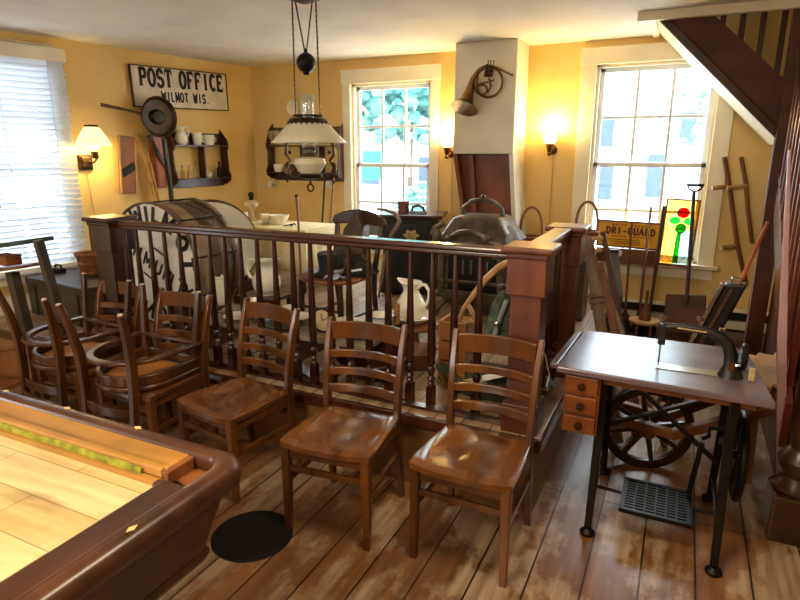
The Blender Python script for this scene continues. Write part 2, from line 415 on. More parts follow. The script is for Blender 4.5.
# ================================================================ SETTING
BY = 5.30; CX = -4.32; LA = 0.159; CZ = 2.52; PZ = .40      # back wall, left corner, left wall skew, ceiling, platform height
LROT = PI/2-LA
def wallcells(mb, xs, zs, holes, t=.14):
    X = sorted(set(list(xs)+[h[0] for h in holes]+[h[1] for h in holes])); Zs = sorted(set(list(zs)+[h[2] for h in holes]+[h[3] for h in holes]))
    for a, b in zip(X, X[1:]):
        for c, d in zip(Zs, Zs[1:]):
            mx, mz = (a+b)/2, (c+d)/2
            if any(h[0] < mx < h[1] and h[2] < mz < h[3] for h in holes): continue
            mb.box((mx, t/2, mz), (b-a, t, d-c))
W1 = (-3.085, -2.225, .74, 2.29); W2 = (-.757, .147, .75, 2.335); W3 = (-2.92, -2.10, .74, 2.33)
mb = MB(); wallcells(mb, (CX-.2, 2.6), (0, 3.4), [W1, W2])
o = struct(mb, 'wall_back', 'paper', smooth=0); o.location = (0, BY, 0)
mb = MB(); wallcells(mb, (-9.2, .0), (0, 2.7), [W3, (-6.6, -5.6, .7, 2.3)])
o = struct(mb, 'wall_left', 'paper', smooth=0); o.location = (CX, BY, 0); o.rotation_euler = (0, 0, LROT)
mb = MB(); wallcells(mb, (-6.2, 2.8), (0, 2.7), [(-3.4, -2.6, 1.0, 2.1)])
o = struct(mb, 'wall_front', 'paper', smooth=0); o.location = (0, -3.2, 0)
mb = MB(); mb.box((2.67, 1.0, 1.7), (.14, 9, 3.4)); struct(mb, 'wall_right', 'paper', smooth=0)
mb = MB(); mb.box((-1.8, 1.1, -.06), (9.4, 9.0, .12)); struct(mb, 'floor', 'floor', smooth=0)
mb = MB()
mb.box((-1.8, .57, CZ+.06), (9.2, 7.72, .12)); mb.box((-2.85, 4.93, CZ+.06), (5.1, 1.0, .12))
struct(mb, 'ceiling', 'ceil', smooth=0)
mb = MB(); mb.box((1.2, 4.9, 3.4), (3.0, 1.1, .1)); mb.box((1.15, 4.38, 2.98), (2.9, .06, .8)); mb.box((-.36, 4.86, 3.0), (.06, .95, .84)); struct(mb, 'ceiling_stairwell', 'ceil', smooth=0)
mb = MB(); mb.box((1.12, 4.40, 2.50), (3.04, .05, .07)); mb.box((-.33, 4.85, 2.515), (.05, .9, .02)); struct(mb, 'trim_1', 'white', smooth=0, bevel=.004)
# platform
LW = lambda y: CX-(BY-y)*math.tan(LA)
mb = MB()
y0, y1 = 2.44, BY; pl = [(LW(y0)+.0, y0), (-.49, y0), (-.49, y1), (LW(y1), y1)]
mb.prism(pl, PZ-.03)
st = struct(mb, 'trim_platform_face', 'tan', smooth=0)
mb = MB(); mb.prism([(LW(y0-.02), y0-.02), (-.47, y0-.02), (-.47, y1), (LW(y1), y1)], .03, lambda u, v, w: (u, v, w+PZ-.03)); struct(mb, 'floor_platform', 'stage', smooth=0, bevel=.006)
mb = MB(); mb.bar([(LW(2.43), 2.415, PZ-.035), (-.465, 2.415, PZ-.035), (-.465, 5.2, PZ-.035)], .03, .065); struct(mb, 'trim_platform_edge', 'rail', smooth=0, bevel=.006)
mb = MB(); mb.box((.40, 4.98, .12), (1.72, .62, .24)); struct(mb, 'floor_low_step', 'dkwoodx', smooth=0, bevel=.01)
# baseboards
bb = MB(); bb.box((-2.4, BY-.012, PZ+.08), (3.82, .024, .16)); struct(bb, 'baseboard_back', 'white', smooth=0, bevel=.004)
bb = MB(); bb.box((-2.6, -.012, PZ+.07), (5.2, .024, .14)); o = struct(bb, 'baseboard_left', 'white', smooth=0); o.location = (CX, BY, 0); o.rotation_euler = (0, 0, LROT)
r = thing('baseboard_heater', 'long low cream baseboard heater with a dark slot under the right window', 'heater', (.35, BY-.05, .24))
r_ = MB(); r_.box((0, 0, .17), (1.66, .07, .02)); r_.box((0, .02, .085), (1.66, .03, .15)); r_.build('cover', 'white', r, smooth=0, bevel=.004)
r_ = MB(); r_.box((0, -.012, .125), (1.64, .05, .05)); r_.build('slot', 'black', r, smooth=0)

# windows
def window(idx, w, rot, loc, cols=3, trim=.115):
    x0, x1, z0, z1 = w
    r = bpy.data.objects.new('window_%d' % idx, None); COL.objects.link(r); r['kind'] = 'structure'; r.location = loc; r.rotation_euler = (0, 0, rot)
    m = MB()
    m.box((x0-trim/2, -.012, (z0+z1)/2), (trim, .024, z1-z0)); m.box((x1+trim/2, -.012, (z0+z1)/2), (trim, .024, z1-z0))
    m.box(((x0+x1)/2, -.014, z1+.06), (x1-x0+2*trim+.02, .028, .12)); m.box(((x0+x1)/2, -.018, z1+.124), (x1-x0+2*trim+.02, .034, .012))
    m.build('casing', 'white', r, smooth=0, bevel=.004)
    m = MB(); m.box(((x0+x1)/2, -.02, z0-.012), (x1-x0+2*trim+.07, .10, .03)); m.box(((x0+x1)/2, -.01, z0-.075), (x1-x0+2*trim, .022, .09)); m.build('sill', 'white', r, smooth=0, bevel=.004)
    m = MB()
    for x in (x0+.011, x1-.011): m.box((x, .08, (z0+z1)/2), (.022, .12, z1-z0))
    m.box(((x0+x1)/2, .08, z1-.011), (x1-x0, .12, .022)); m.box(((x0+x1)/2, .08, z0+.011), (x1-x0, .12, .022)); m.build('jamb', 'white', r, smooth=0)
    zm = (z0+z1)/2
    for (a, b, y) in ((zm-.015, z1-.02, .09), (z0+.02, zm+.015, .055)):
        m = MB(); A, B = x0+.022, x1-.022; s = .036
        m.box((A+s/2, y, (a+b)/2), (s, .03, b-a)); m.box((B-s/2, y, (a+b)/2), (s, .03, b-a)); m.box(((A+B)/2, y, a+s/2), (B-A, .03, s)); m.box(((A+B)/2, y, b-s/2), (B-A, .03, s))
        for k in range(1, cols): m.box((A+s+(B-A-2*s)*k/cols, y, (a+b)/2), (.024, .026, b-a))
        m.box(((A+B)/2, y, (a+b)/2), (B-A, .024, .024))
        f = m.build('sash', 'sash', r, smooth=0, bevel=.003)
        g = MB(); g.box(((A+B)/2, y, (a+b)/2), (B-A-.04, .003, b-a-.04)); g.build('pane', 'pane', f, smooth=0)
    return r
window(1, W1, 0, (0, BY, 0), 3, .09); window(2, W2, 0, (0, BY, 0), 3, .12); window(3, W3, LROT, (CX, BY, 0), 3, .05)
# venetian blind on the left window
r = thing('venetian_blind', 'white horizontal slat blind lowered over the bright left window', 'blind', (CX, BY, 0), LROT)
m = MB(); x0, x1 = -3.0, -1.99
m.box(((x0+x1)/2, -.06, 2.385), (x1-x0, .06, .06)); m.box(((x0+x1)/2, -.09, 2.38), (x1-x0+.02, .012, .10)); m.build('headrail', 'white', r, smooth=0, bevel=.004)
m = MB(); z = 2.36; q = Matrix.Rotation(math.radians(-52), 3, 'X')
while z > .74: m.box(((x0+x1)/2, -.06, z), (x1-x0, .05, .003), q); z -= .043
m.build('slats', 'blind', r, smooth=0)
m = MB(); m.box(((x0+x1)/2, -.06, .71), (x1-x0, .05, .02)); m.build('bottom_rail', 'blind', r, smooth=0)
m = MB()
for x in (x0+.14, (x0+x1)/2, x1-.14):
    for y in (-.085, -.035): m.bar([(x, y, .71), (x, y, 2.37)], .004, .002, up=(0, 1, 0))
m.build('ladder_cord', 'paperwhite', r, smooth=0)

# chimney breast with the open nook below it
CHB = at(487, 154, Y=4.92).z
CHX0, CHX1, CHY = at(454, 100, Y=4.92).x, at(515.5, 100, Y=4.92).x, 4.92
mb = MB(); mb.box(((CHX0+CHX1)/2, (CHY+BY)/2, (CHB+CZ)/2), (CHX1-CHX0, BY-CHY, CZ-CHB)); struct(mb, 'wall_chimney', 'breast', smooth=0, bevel=.01)
def slant(name, mat, xt, xb, w, ya, yb):
    mb = MB(); mb.add([(xt, ya, CHB+.004), (xt+w, ya, CHB+.004), (xt+w, yb, CHB+.004), (xt, yb, CHB+.004), (xb, ya+.05, PZ), (xb+w, ya+.05, PZ), (xb+w, yb, PZ), (xb, yb, PZ)], [(0, 1, 2, 3), (7, 6, 5, 4), (0, 4, 5, 1), (1, 5, 6, 2), (2, 6, 7, 3), (3, 7, 4, 0)])
    struct(mb, name, mat, smooth=0)
slant('wall_chimney_side', 'breast', CHX1-.035, CHX1+.06, .035, CHY, BY)
slant('wall_chimney_cheek', 'brown', CHX0, CHX0+.20, .035, CHY, BY)
mb = MB(); mb.add([(CHX0+.03, CHY+.10, CHB+.004), (CHX1-.03, CHY+.06, CHB+.004), (CHX1+.06, CHY+.12, PZ), (CHX0+.22, CHY+.16, PZ)], [(0, 1, 2, 3)]); mb.bar([(CHX0+.15, CHY+.06, CHB+.004), (CHX0+.25, CHY+.10, PZ)], .03, .03, up=(0, 1, 0)); struct(mb, 'wall_chimney_back', 'brown', smooth=0, solid=.01)

# ---------------------------------------------------------------- outside
mb = MB(); mb.box((0, 24, -.9), (80, 37, .2)); mb.box((-30, -2, -.9), (48, 40, .2)); struct(mb, 'ground_outside', 'street', smooth=0)
def house(name, label, cx, cy, w, d, h, wins, wall='siding', gable=True, rz=0):
    r = thing(name, label, 'house', (cx, cy, -.8), rz)
    m = MB(); m.box((0, 0, h/2), (w, d, h))
    if gable: m.prism([(-w/2, h), (w/2, h), (0, h+w*.28)], d, lambda u, v, t: (u, t-d/2, v))
    m.build('walls', wall, r, smooth=0)
    if gable:
        m = MB()
        for s in (-1, 1): m.bar([(s*(w/2+.3), 0, h-.15), (0, 0, h+w*.28+.05)], d+.6, .12, up=(0, 0, 1))
        m.build('roof', 'roof', r, smooth=0)
    else:
        m = MB(); m.box((0, 0, h+.15), (w+.5, d+.5, .3)); m.build('roof', 'roof', r, smooth=0)
    for (x, z, a, b) in wins:
        m = MB(); m.box((x, -d/2-.02, z), (a+.24, .06, b+.24)); f = m.build('window_frame', 'sash', r, smooth=0)
        m = MB(); m.box((x, -d/2-.06, z), (a, .03, b)); m.build('window_glass', 'outglass', f, smooth=0)
    return r
HX = at(650, 150, Y=20).x
house('house', 'white clapboard house with dark windows outside the right window', HX, 22.5, 7.4, 5, 9.5, [(at(px_, py_, Y=20).x-HX, at(px_, py_, Y=20).z+.8, w_, h_) for px_, py_, w_, h_ in ((607, 131, .42, .95), (606, 182, .42, 1.1), (655, 176, .5, 1.3), (688, 128, .42, .9))], gable=False)
house('house', 'pale low house with small windows across the street outside the back left window', -9.6, 23, 7.0, 5, 3.6, [(-1.5, 1.7, .8, 1.0), (.9, 1.7, .7, 1.1), (2.2, 1.7, .6, 1.0)])
def tree(name, label, cx, cy, z0, h, r0, n=130, cat='tree', trunk=True):
    r = thing(name, label, cat, (cx, cy, z0))
    if trunk:
        m = MB(); m.tube([(0, 0, 0), (.05, 0, h*.4), (0, .05, h*.75)], [.09, .07, .03], 8); m.build('trunk', 'bark', r)
    m = MB()
    n *= 6
    for k in range(n):
        a, b, c = random.gauss(0, 1), random.gauss(0, 1), random.gauss(0, 1); q = (random.random()**.33)/math.sqrt(a*a+b*b+c*c)
        m.ball((a*q*r0, b*q*r0, h*.66+c*q*h*.32), random.uniform(.05, .11)*r0, 6, 4, (1, 1, .75))
    m.build('crown', 'leaf', r)
tree('tree', 'leafy green tree filling the top panes of the back left window', -7.2, 15.6, -.8, 7.6, 2.6)
tree('tree', 'leafy tree peeking in at the right edge of the right window', at(717, 130, Y=9.2).x, 9.2, -.8, 5.4, .55, 60)
tree('shrub', 'low round green shrub on the lawn outside the back left window', -5.0, 12.2, -.8, 1.9, .9, 60, 'shrub', False)
r = thing('street_awning', 'bright green awning board across the street outside the back left window', 'awning', (-6.55, 11.9, 0.1))
m = MB(); m.box((0, 0, 1.25), (.85, .1, .62)); m.build('awning_board', 'signgreen', r, smooth=0); m = MB()
for s in (-.38, .38): m.box((s, .05, .1), (.06, .06, 2.0))
m.build('post', 'sash', r, smooth=0)
m = MB()
for k in range(34): m.box((-6.3+k*.08, 13.4, -.25), (.07, .03, 1.1))
for z in (-.5, .05): m.box((-5.0, 13.43, z), (2.8, .03, .07))
tag(m.build('picket_fence', 'outglass', smooth=0), 'grey picket fence behind the shrub outside the back left window', 'fence')

# ================================================================ STAIRCASE
r = thing('staircase', 'dark wooden staircase with turned newel, rising along the back wall at right', 'staircase', (.5, 3.6, 0))
SY = 4.45
m = MB(); m.prism([(-.27, 2.51), (.01, 2.51), (.56, 2.00), (.56, 1.64), (.52, 1.70)], .04, lambda u, v, w: (u, SY+w, v)); m.build('stringer', 'stairwood', r, world=True, smooth=0)
m = MB(); m.bar([(-.27, SY-.01, 2.50), (.52, SY-.01, 1.715)], .03, .05, up=(0, 0, 1)); m.build('stringer_moulding', 'dkwood', r, world=True, smooth=0, bevel=.005)
m = MB(); m.prism([(-.30, 2.52), (-.285, 2.53), (.535, 1.715), (.52, 1.695)], .82, lambda u, v, w: (u, SY-.02+w, v)); m.build('soffit', 'white', r, world=True, smooth=0)
for x in (.10, .21, .32, .43): m = MB(); m.box((x, SY+.03, 2.92-x*.9), (.032, .032, 1.1)); m.build('baluster', 'dkwood', r, world=True, smooth=0)
m = MB(); m.box((.52, SY, 1.25), (.10, .10, 2.5)); m.build('corner_post', 'stairwood', r, world=True, smooth=0, bevel=.006)
m = MB(); m.box((.467, SY-.052, .95), (.007, .012, 1.55)); m.build('post_trim', 'mauve', r, world=True, smooth=0)
m = MB(); m.prism([(2.90, 0), (4.4, 0), (4.4, 1.35), (2.90, .32)], .04, lambda u, v, w: (.58+w, u, v)); m.build('side_panel', 'stairwood', r, world=True, smooth=0)
m = MB(); m.prism([(2.96, .33), (4.4, 1.32), (4.4, 1.55), (2.96, .55)], .03, lambda u, v, w: (.51+w, u, v)); m.build('lower_stringer', 'redwood', r, world=True, smooth=0, bevel=.005)
for k in range(11):
    y = 3.05+k*.12; zb = .42+(y-2.72)*.69
    m = MB(); m.box((.525, y, zb+.38), (.03, .03, .86)); m.build('baluster', 'redwood', r, world=True, smooth=0, bevel=.004)
m = MB(); m.bar([(.525, 2.9, 1.24), (.525, 4.3, 2.21)], .06, .05); m.build('handrail', 'rail', r, world=True, smooth=0, bevel=.012)
for k in range(6):
    m = MB(); m.box((1.1, 2.86+k*.27, .11+k*.22), (1.0, .30, .22)); m.build('step', 'stairwood', r, world=True, smooth=0)
NX, NY = .573, 2.79
m = MB(); m.box((NX, NY, .11), (.19, .19, .22)); n_ = m.build('newel_block', 'dkwood', r, world=True, smooth=0, bevel=.012)
m = MB(); m.lathe([(.085, .22), (.098, .235), (.098, .25), (.075, .27), (.062, .29), (.066, .31), (.088, .34), (.09, .37), (.07, .40), (.05, .42), (.052, .46), (.066, .52), (.062, .7), (.045, .95), (.04, 1.0), (.06, 1.02), (.06, 1.05), (.04, 1.07), (.065, 1.12), (.07, 1.17), (.05, 1.22), (.001, 1.24)], (NX, NY, 0), 24); m.build('newel', 'dkwood', r, world=True)
m = MB(); m.bar([at(781, 490, Y=3.0), at(782, 340, Y=3.0), at(789.5, 150, Y=3.05)], [.036, .036, .010], .03, up=(0, 1, 0)); m.build('corner_board', 'mauve', r, world=True, smooth=0, bevel=.004)

# ================================================================ RAILING
r = thing('platform_railing', 'long dark wooden railing with turned spindles and square newels on the platform edge', 'railing', (-1.9, 2.5, PZ))
RZ = 1.24
def hrail(m, a, b):
    a, b = Vector(a), Vector(b)
    m.bar([a, b], .075, .028); m.bar([a-Vector((0, 0, .022)), b-Vector((0, 0, .022))], .052, .03)
m = MB(); hrail(m, (-3.2, 2.5, RZ-.014), (-.66, 2.5, RZ-.014)); m.build('handrail', 'rail', r, world=True, smooth=0, bevel=.01, seg=3)
m = MB(); m.bar([(-.565, 2.5, RZ-.0), (-.565, 3.25, RZ-.0)], .095, .03); m.bar([(-.565, 2.5, RZ-.035), (-.565, 3.25, RZ-.035)], .06, .05); m.build('return_handrail', 'newel', r, world=True, smooth=0, bevel=.008)
def newel(x, y, w, mat):
    m = MB(); m.box((x, y, PZ+.40), (w, w, .80)); m.box((x, y, RZ-.105), (w+.035, w+.035, .18)); m.box((x, y, PZ+.07), (w+.03, w+.03, .14))
    n = m.build('newel', mat, r, world=True, smooth=0, bevel=.006)
    c = MB(); c.box((x, y, RZ+.005), (w+.085, w+.085, .028)); c.box((x, y, RZ-.02), (w+.05, w+.05, .03)); c.build('newel_cap', mat, n, world=True, smooth=0, bevel=.01)
newel(-.572, 2.51, .135, 'newel'); newel(-.555, 3.28, .13, 'newel'); newel(-3.22, 2.52, .15, 'dkwood')
SP = [(.019, 0), (.019, .14), (.013, .15), (.021, .165), (.013, .18), (.019, .20), (.02, .215), (.012, .23), (.021, .245), (.0195, .27), (.021, .34), (.019, .45), (.0145, .62), (.0115, .80)]
sp = None
xs = [at(px, 222+(px-90)*.0716, Y=2.5).x for px in (123, 135, 149, 163, 178, 193, 208, 223, 239, 256, 273.5, 291.5, 309.5, 329, 348, 368, 388, 410.6, 433, 456, 481)]
for x in xs:
    if sp is None:
        m = MB(); m.lathe(SP, (0, 0, 0), 10); m.box((0, 0, .065), (.038, .038, .13)); sp = m.build('spindle', 'spindle', r); s = sp
    else: s = sp.copy(); COL.objects.link(s); s.parent = r
    s.location = (x+1.9, 0, 0)
for k in range(5):
    s = sp.copy(); COL.objects.link(s); s.parent = r; s.location = (1.335, .14+k*.12, 0)
m = MB(); m.box((-1.9, 2.5, PZ+.008), (2.5, .05, .016)); m.build('shoe_rail', 'rail', r, world=True, smooth=0)

# ================================================================ POOL TABLE
def rrect(x0, y0, x1, y1, rad, z, n=7):
    out = []
    for cx, cy, a0 in ((x1-rad, y1-rad, 0), (x0+rad, y1-rad, 90), (x0+rad, y0+rad, 180), (x1-rad, y0+rad, 270)):
        for i in range(n+1):
            a = math.radians(a0+90*i/n); out.append((cx+rad*math.cos(a), cy+rad*math.sin(a), z))
    return out
PX0, PX1, PY0, PY1 = -3.55, -1.018, -.32, 1.168
def ins(d, z, rad): return rrect(PX0+d, PY0+d, PX1-d, PY1-d, max(.002, rad), z)
r = thing('pool_table', 'old mahogany pool table with bare pale plank bed and torn orange cushion strip', 'pool table', (-2.26, .43, 0))
m = MB(); m.loft([ins(.075, .745, .03), ins(.02, .745, .08), ins(.004, .762, .085), ins(0, .785, .09), ins(.006, .808, .085), ins(.02, .818, .08), ins(.055, .820, .06), ins(.064, .812, .05), ins(.064, .775, .05)], False, False)
m.build('rail', 'pool', r, world=True, smooth=50)
m = MB(); m.box((-2.38, 1.068, .79), (2.36, .09, .036)); m.bar([(-3.5, 1.03, .793), (-1.21, 1.03, .793)], .04, .03)
c = m.build('cushion_strip', 'cushion', r, world=True, smooth=0, bevel=.006)
m = MB(); m.bar([(-2.2+i*.092, 1.006+random.uniform(-.003, .003), .786) for i in range(11)], .008, [.012+random.uniform(0, .016) for i in range(11)]); m.build('felt_scrap', 'felt', c, world=True)
m = MB(); m.box((-2.35, 1.0, .765), (2.3, .02, .03)); m.build('bed_edge', 'cushion', r, world=True, smooth=0)
m = MB(); m.box((-1.103, .40, .797), (.094, 1.13, .0456)); m.box((-1.135, .975, .775), (.12, .03, .05)); m.build('side_rail_top', 'pool_y', r, world=True, smooth=0, bevel=.008)
m = MB(); m.box((-1.115, 1.055, .76), (.16, .11, .02)); m.box((-1.19, 1.055, .782), (.02, .1, .05)); m.build('pocket_block', 'mdwood', r, world=True, smooth=0, bevel=.004)
m = MB()
for k in range(3): m.lathe([(.008, 0), (.008, .006)], (-1.17+k*.018, 1.02-k*.004, .768), 8)
m.build('pocket_bolt', 'iron', r, world=True)
m = MB(); m.box((-2.32, .43, .755), (2.44, 1.16, .02)); m.build('bed', 'bed', r, world=True, smooth=0)
m = MB(); m.loft([ins(.05, .75, .05), ins(.055, .70, .05), ins(.10, .55, .04), ins(.10, .535, .04)], True, True); m.build('apron', 'pool', r, world=True, smooth=40)
m = MB(); m.loft([ins(.095, .56, .04), ins(.088, .545, .04), ins(.095, .53, .04), ins(.10, .53, .04)], True, True); m.build('apron_moulding', 'pool', r, world=True, smooth=40)
m = MB(); m.loft([ins(.11, .53, .04), ins(.24, .38, .04)], True, True); m.build('cabinet', 'pool', r, world=True, smooth=40)
for x in (PX0+.35, PX1-.40):
    for y in (PY0+.36, PY1-.38):
        m = MB(); m.lathe([(.05, 0), (.06, .03), (.05, .06), (.075, .12), (.085, .22), (.06, .30), (.08, .34), (.08, .38)], (x, y, 0), 16); m.build('leg', 'pool', r, world=True)
for (x, y, rz) in ((-1.05, .78, 0), (-1.05, .48, 0), (-1.05, .18, 0), (-1.45, 1.143, 1), (-1.78, 1.143, 1), (-2.11, 1.143, 1)):
    m = MB(); a, b = (.016, .009) if rz else (.009, .016)
    m.prism([(x-a, y), (x, y-b), (x+a, y), (x, y+b)], .002, lambda u, v, w: (u, v, .8195+w)); m.build('diamond_inlay', 'ivory', r, world=True, smooth=0)

# ================================================================ CHAIRS
def make_chair(label):
    r = thing('ladder_back_chair', label, 'chair')
    m = MB(); N = 14
    def outline(u, v):
        hw = .222-.030*v; x = u*hw
        if v < .25: x *= 1-.05*((.25-v)/.25)**2
        yf = -.225+.03*abs(u)**3; yb = .205
        return x, yf+(yb-yf)*v
    def top(i, j):
        u, v = 2*i-1, j; x, y = outline(u, v)
        dish = .014*math.exp(-((abs(u)-.42)**2)/.09)*math.exp(-((v-.55)**2)/.09)
        edge = .008*max(0, (max(abs(u), abs(2*v-1))-.86)/.14)**2
        return (x, y, .452-dish-edge)
    def bot(i, j): x, y = outline((2*i-1)*.97, j); return (x, y, .42)
    m.grid(top, N, N); o0 = len(m.v); m.grid(bot, N, N)
    K = N+1; per = [i for i in range(K)]+[K*j+N for j in range(1, K)]+[K*N+i for i in range(N-1, -1, -1)]+[K*j for j in range(N-1, 0, -1)]
    for a, b in zip(per, per[1:]+per[:1]): m.f.append((a, b, b+o0, a+o0))
    m.build('seat', 'chair_seat', r, smooth=60)
    for s in (-1, 1):
        m = MB(); m.bar([(s*.192, -.185, .0), (s*.188, -.18, .42)], [.028, .040], [.028, .040], up=(0, 1, 0)); l = m.build('leg', 'chair', r, smooth=0, bevel=.004)
        g = MB(); g.lathe([(.013, -.0), (.013, .01)], (s*.192, -.185, -.001), 8); g.build('foot_glide', 'pale', l)
    for s in (-1, 1):
        m = MB(); m.bar([(s*.186, .245, 0), (s*.183, .205, .3), (s*.182, .195, .45), (s*.184, .205, .58), (s*.188, .235, .74), (s*.192, .275, .875)], [.028, .03, .03, .03, .028, .024], [.032, .04, .042, .04, .036, .028], up=(0, 1, 0)); m.build('back_post', 'chair', r, smooth=30, bevel=.004)
    def py(z): return .195 if z < .5 else .195+.08*((z-.5)/.375)**1.3
    for z, h in ((.815, .085), (.705, .038), (.622, .038), (.540, .042)):
        m = MB(); pts = [(.175*t, py(z)+.030*(1-t*t)-.004, z+.006*(1-t*t)) for t in (-1, -.7, -.35, 0, .35, .7, 1)]
        m.bar(pts, .016, h); m.build('back_slat', 'chair', r, smooth=40, bevel=.003)
    m = MB()
    m.box((0, -.178, .395), (.35, .02, .05)); m.box((0, .19, .395), (.34, .02, .05))
    for s in (-1, 1): m.box((s*.182, .0, .395), (.02, .36, .05))
    m.build('apron', 'chair', r, smooth=0, bevel=.003)
    m = MB(); m.box((0, -.182, .315), (.36, .018, .028)); m.build('front_stretcher', 'chair', r, smooth=0, bevel=.003)
    for s in (-1, 1):
        m = MB(); m.bar([(s*.19, -.18, .25), (s*.184, .215, .25)], .018, .03); m.build('side_stretcher', 'chair', r, smooth=0, bevel=.003)
    m = MB(); m.box((0, .21, .315), (.36, .018, .028)); m.build('rear_stretcher', 'chair', r, smooth=0, bevel=.003)
    return r
G = 'ladder-back chairs along the platform'
c0 = make_chair('brown oak ladder-back chair nearest the sewing machine table'); c0['group'] = G
c0.location = (-.672, 2.115, 0); c0.rotation_euler = (0, 0, 0)
dup(c0, (-1.268, 2.055, 0), math.radians(5), 'brown oak ladder-back chair behind the black floor disc, middle of three', G)
dup(c0, (-1.955, 2.13, 0), math.radians(-10), 'brown oak ladder-back chair beside the stacked chairs, third from the sewing table', G)
dup(c0, (-2.53, 2.13, 0), math.radians(-2), 'ladder-back chair carrying the upturned round-seat chair with its lit plywood underside nearest the camera', G)
dup(c0, (-3.12, 2.18, 0), math.radians(-4), 'ladder-back chair at the far end of the row, under the leftmost upturned chair', G)
def make_upturned(label):
    r = thing('captain_chair', label, 'chair')
    # seat lies upside down at local z=0, legs point up; the back hangs down on the -y side
    def U(rx, ry, z, n=16, back=.2): return [(rx, back, z)]+[(rx*math.cos(math.radians(a)), -.02+ry*math.sin(math.radians(a)), z) for a in [0-180*i/n for i in range(n+1)]]+[(-rx, back, z)]
    m = MB(); m.prism([(p[0], p[1]) for p in U(.225, .225, 0)], .028, lambda u, v, w: (u, v, w+.002)); m.build('seat', 'chair_old', r, smooth=40, bevel=.008)
    m = MB(); m.prism([(p[0], p[1]) for p in U(.17, .17, 0, 16, .16)], .006, lambda u, v, w: (u, v, w+.03)); m.build('seat_underside', 'ply', r, smooth=0)
    m = MB(); m.bar(U(.205, .20, .056)+[(-.1, .2, .056), (.1, .2, .056)], .026, .055, closed=True); m.build('apron', 'chair_old', r, smooth=40, bevel=.006)
    m = MB(); m.bar(U(.222, .235, .165), .042, .022); m.bar([(-.222, .19, .165), (.222, .19, .165)], .03, .02); m.build('foot_bow', 'chair_old', r, smooth=40, bevel=.006)
    for sx in (-1, 1):
        m = MB(); m.bar([(sx*.185, .19, .0), (sx*.20, .21, .22), (sx*.215, .235, .445)], [.04, .036, .026], [.04, .036, .026], up=(0, 1, 0)); l = m.build('leg', 'chair_old', r, smooth=30, bevel=.004)
        g = MB(); g.lathe([(.012, 0), (.012, .008)], (sx*.215, .235, .442), 8); g.build('foot_glide', 'pale', l)
        m = MB(); m.bar([(sx*.172, -.27, -.36), (sx*.178, -.235, -.18), (sx*.182, -.222, 0), (sx*.19, -.222, .16), (sx*.205, -.24, .30), (sx*.222, -.275, .445)], [.026, .03, .034, .04, .036, .028], [.03, .036, .042, .044, .038, .028], up=(0, 1, 0)); l = m.build('leg', 'chair_old', r, smooth=30, bevel=.004)
        g = MB(); g.lathe([(.013, 0), (.013, .008)], (sx*.222, -.275, .442), 8); g.build('foot_glide', 'pale', l)
    for z, h in ((-.29, .09), (-.18, .05), (-.1, .05)):
        m = MB(); m.bar([(.17*t, -.262+(z+.3)*.16-.028*(1-t*t), z) for t in (-1, -.6, 0, .6, 1)], .016, h); m.build('back_slat', 'chair_old', r, smooth=40, bevel=.003)
    return r
u0 = make_upturned('upturned round-seat chair with lit plywood underside, stacked second from the window'); u0['group'] = 'upturned chairs on the stacks'
u0.location = (-2.565, 2.10, .455)
dup(u0, (-3.165, 2.15, .455), math.radians(-3), 'leftmost upturned round-seat chair, legs in the air beside the window stand', 'upturned chairs on the stacks')
# ================================================================ helpers on the left wall
Ld = Vector((math.sin(LA), math.cos(LA), 0)); Ln = Vector((Ld.y, -Ld.x, 0)); Lc = Vector((CX, BY, 0))
def at_left(x, y, off=0):
    """(distance along the left wall, height) of a photo point lying `off` in front of that wall"""
    d = RT*((x-400)/FPX)+UP*((300-y)/FPX)+FW; e = Vector((0, 0, EYE))
    t = (Ln.dot(Lc-e)+off)/Ln.dot(d); p = e+d*t; return (p-Lc).dot(Ld), p.z
def lw(s, off, z): return Lc+Ld*s+Ln*off+Vector((0, 0, z))
def lthing(name, label, cat, s, z, off=0, group=None): return thing(name, label, cat, lw(s, off, z), LROT, group)
SCONCES = []

# ---- post office sign
s0, z0 = at_left(128, 65, .02); s1, z1 = at_left(228, 110, .02)
SW, SH = s1-s0-.02, .35
r = lthing('wall_sign', 'white wooden POST OFFICE sign with thin brown edge, high on the left wall', 'sign', (s0+s1)/2, (z0+z1)/2, .02)
r.rotation_euler = (0, math.radians(-1.0), LROT)
m = MB(); m.box((0, 0, 0), (SW, .022, SH)); m.build('board', 'signwhite', r, smooth=0)
m = MB()
for s in (-1, 1): m.box((s*SW/2, -.004, 0), (.009, .03, SH+.009)); m.box((0, -.004, s*SH/2), (SW, .03, .009))
m.build('frame', 'rust', r, smooth=0)
m = MB(); T = 'POST OFFICE'; cw = .0865
letters(m, T, .078, .155, .030, lambda i, u, v: (-.445+i*cw-(.02 if i > 4 else 0)+u, -.0125, .005+v-.002*i*0), serif=True)
T2 = 'WILMOT WIS.'; letters(m, T2, .042, .085, .0165, lambda i, u, v: (-.235+i*.050-(.004 if i > 1 else 0)+u, -.0125, -.12+v))
m.build('lettering', 'ink', r, smooth=0)

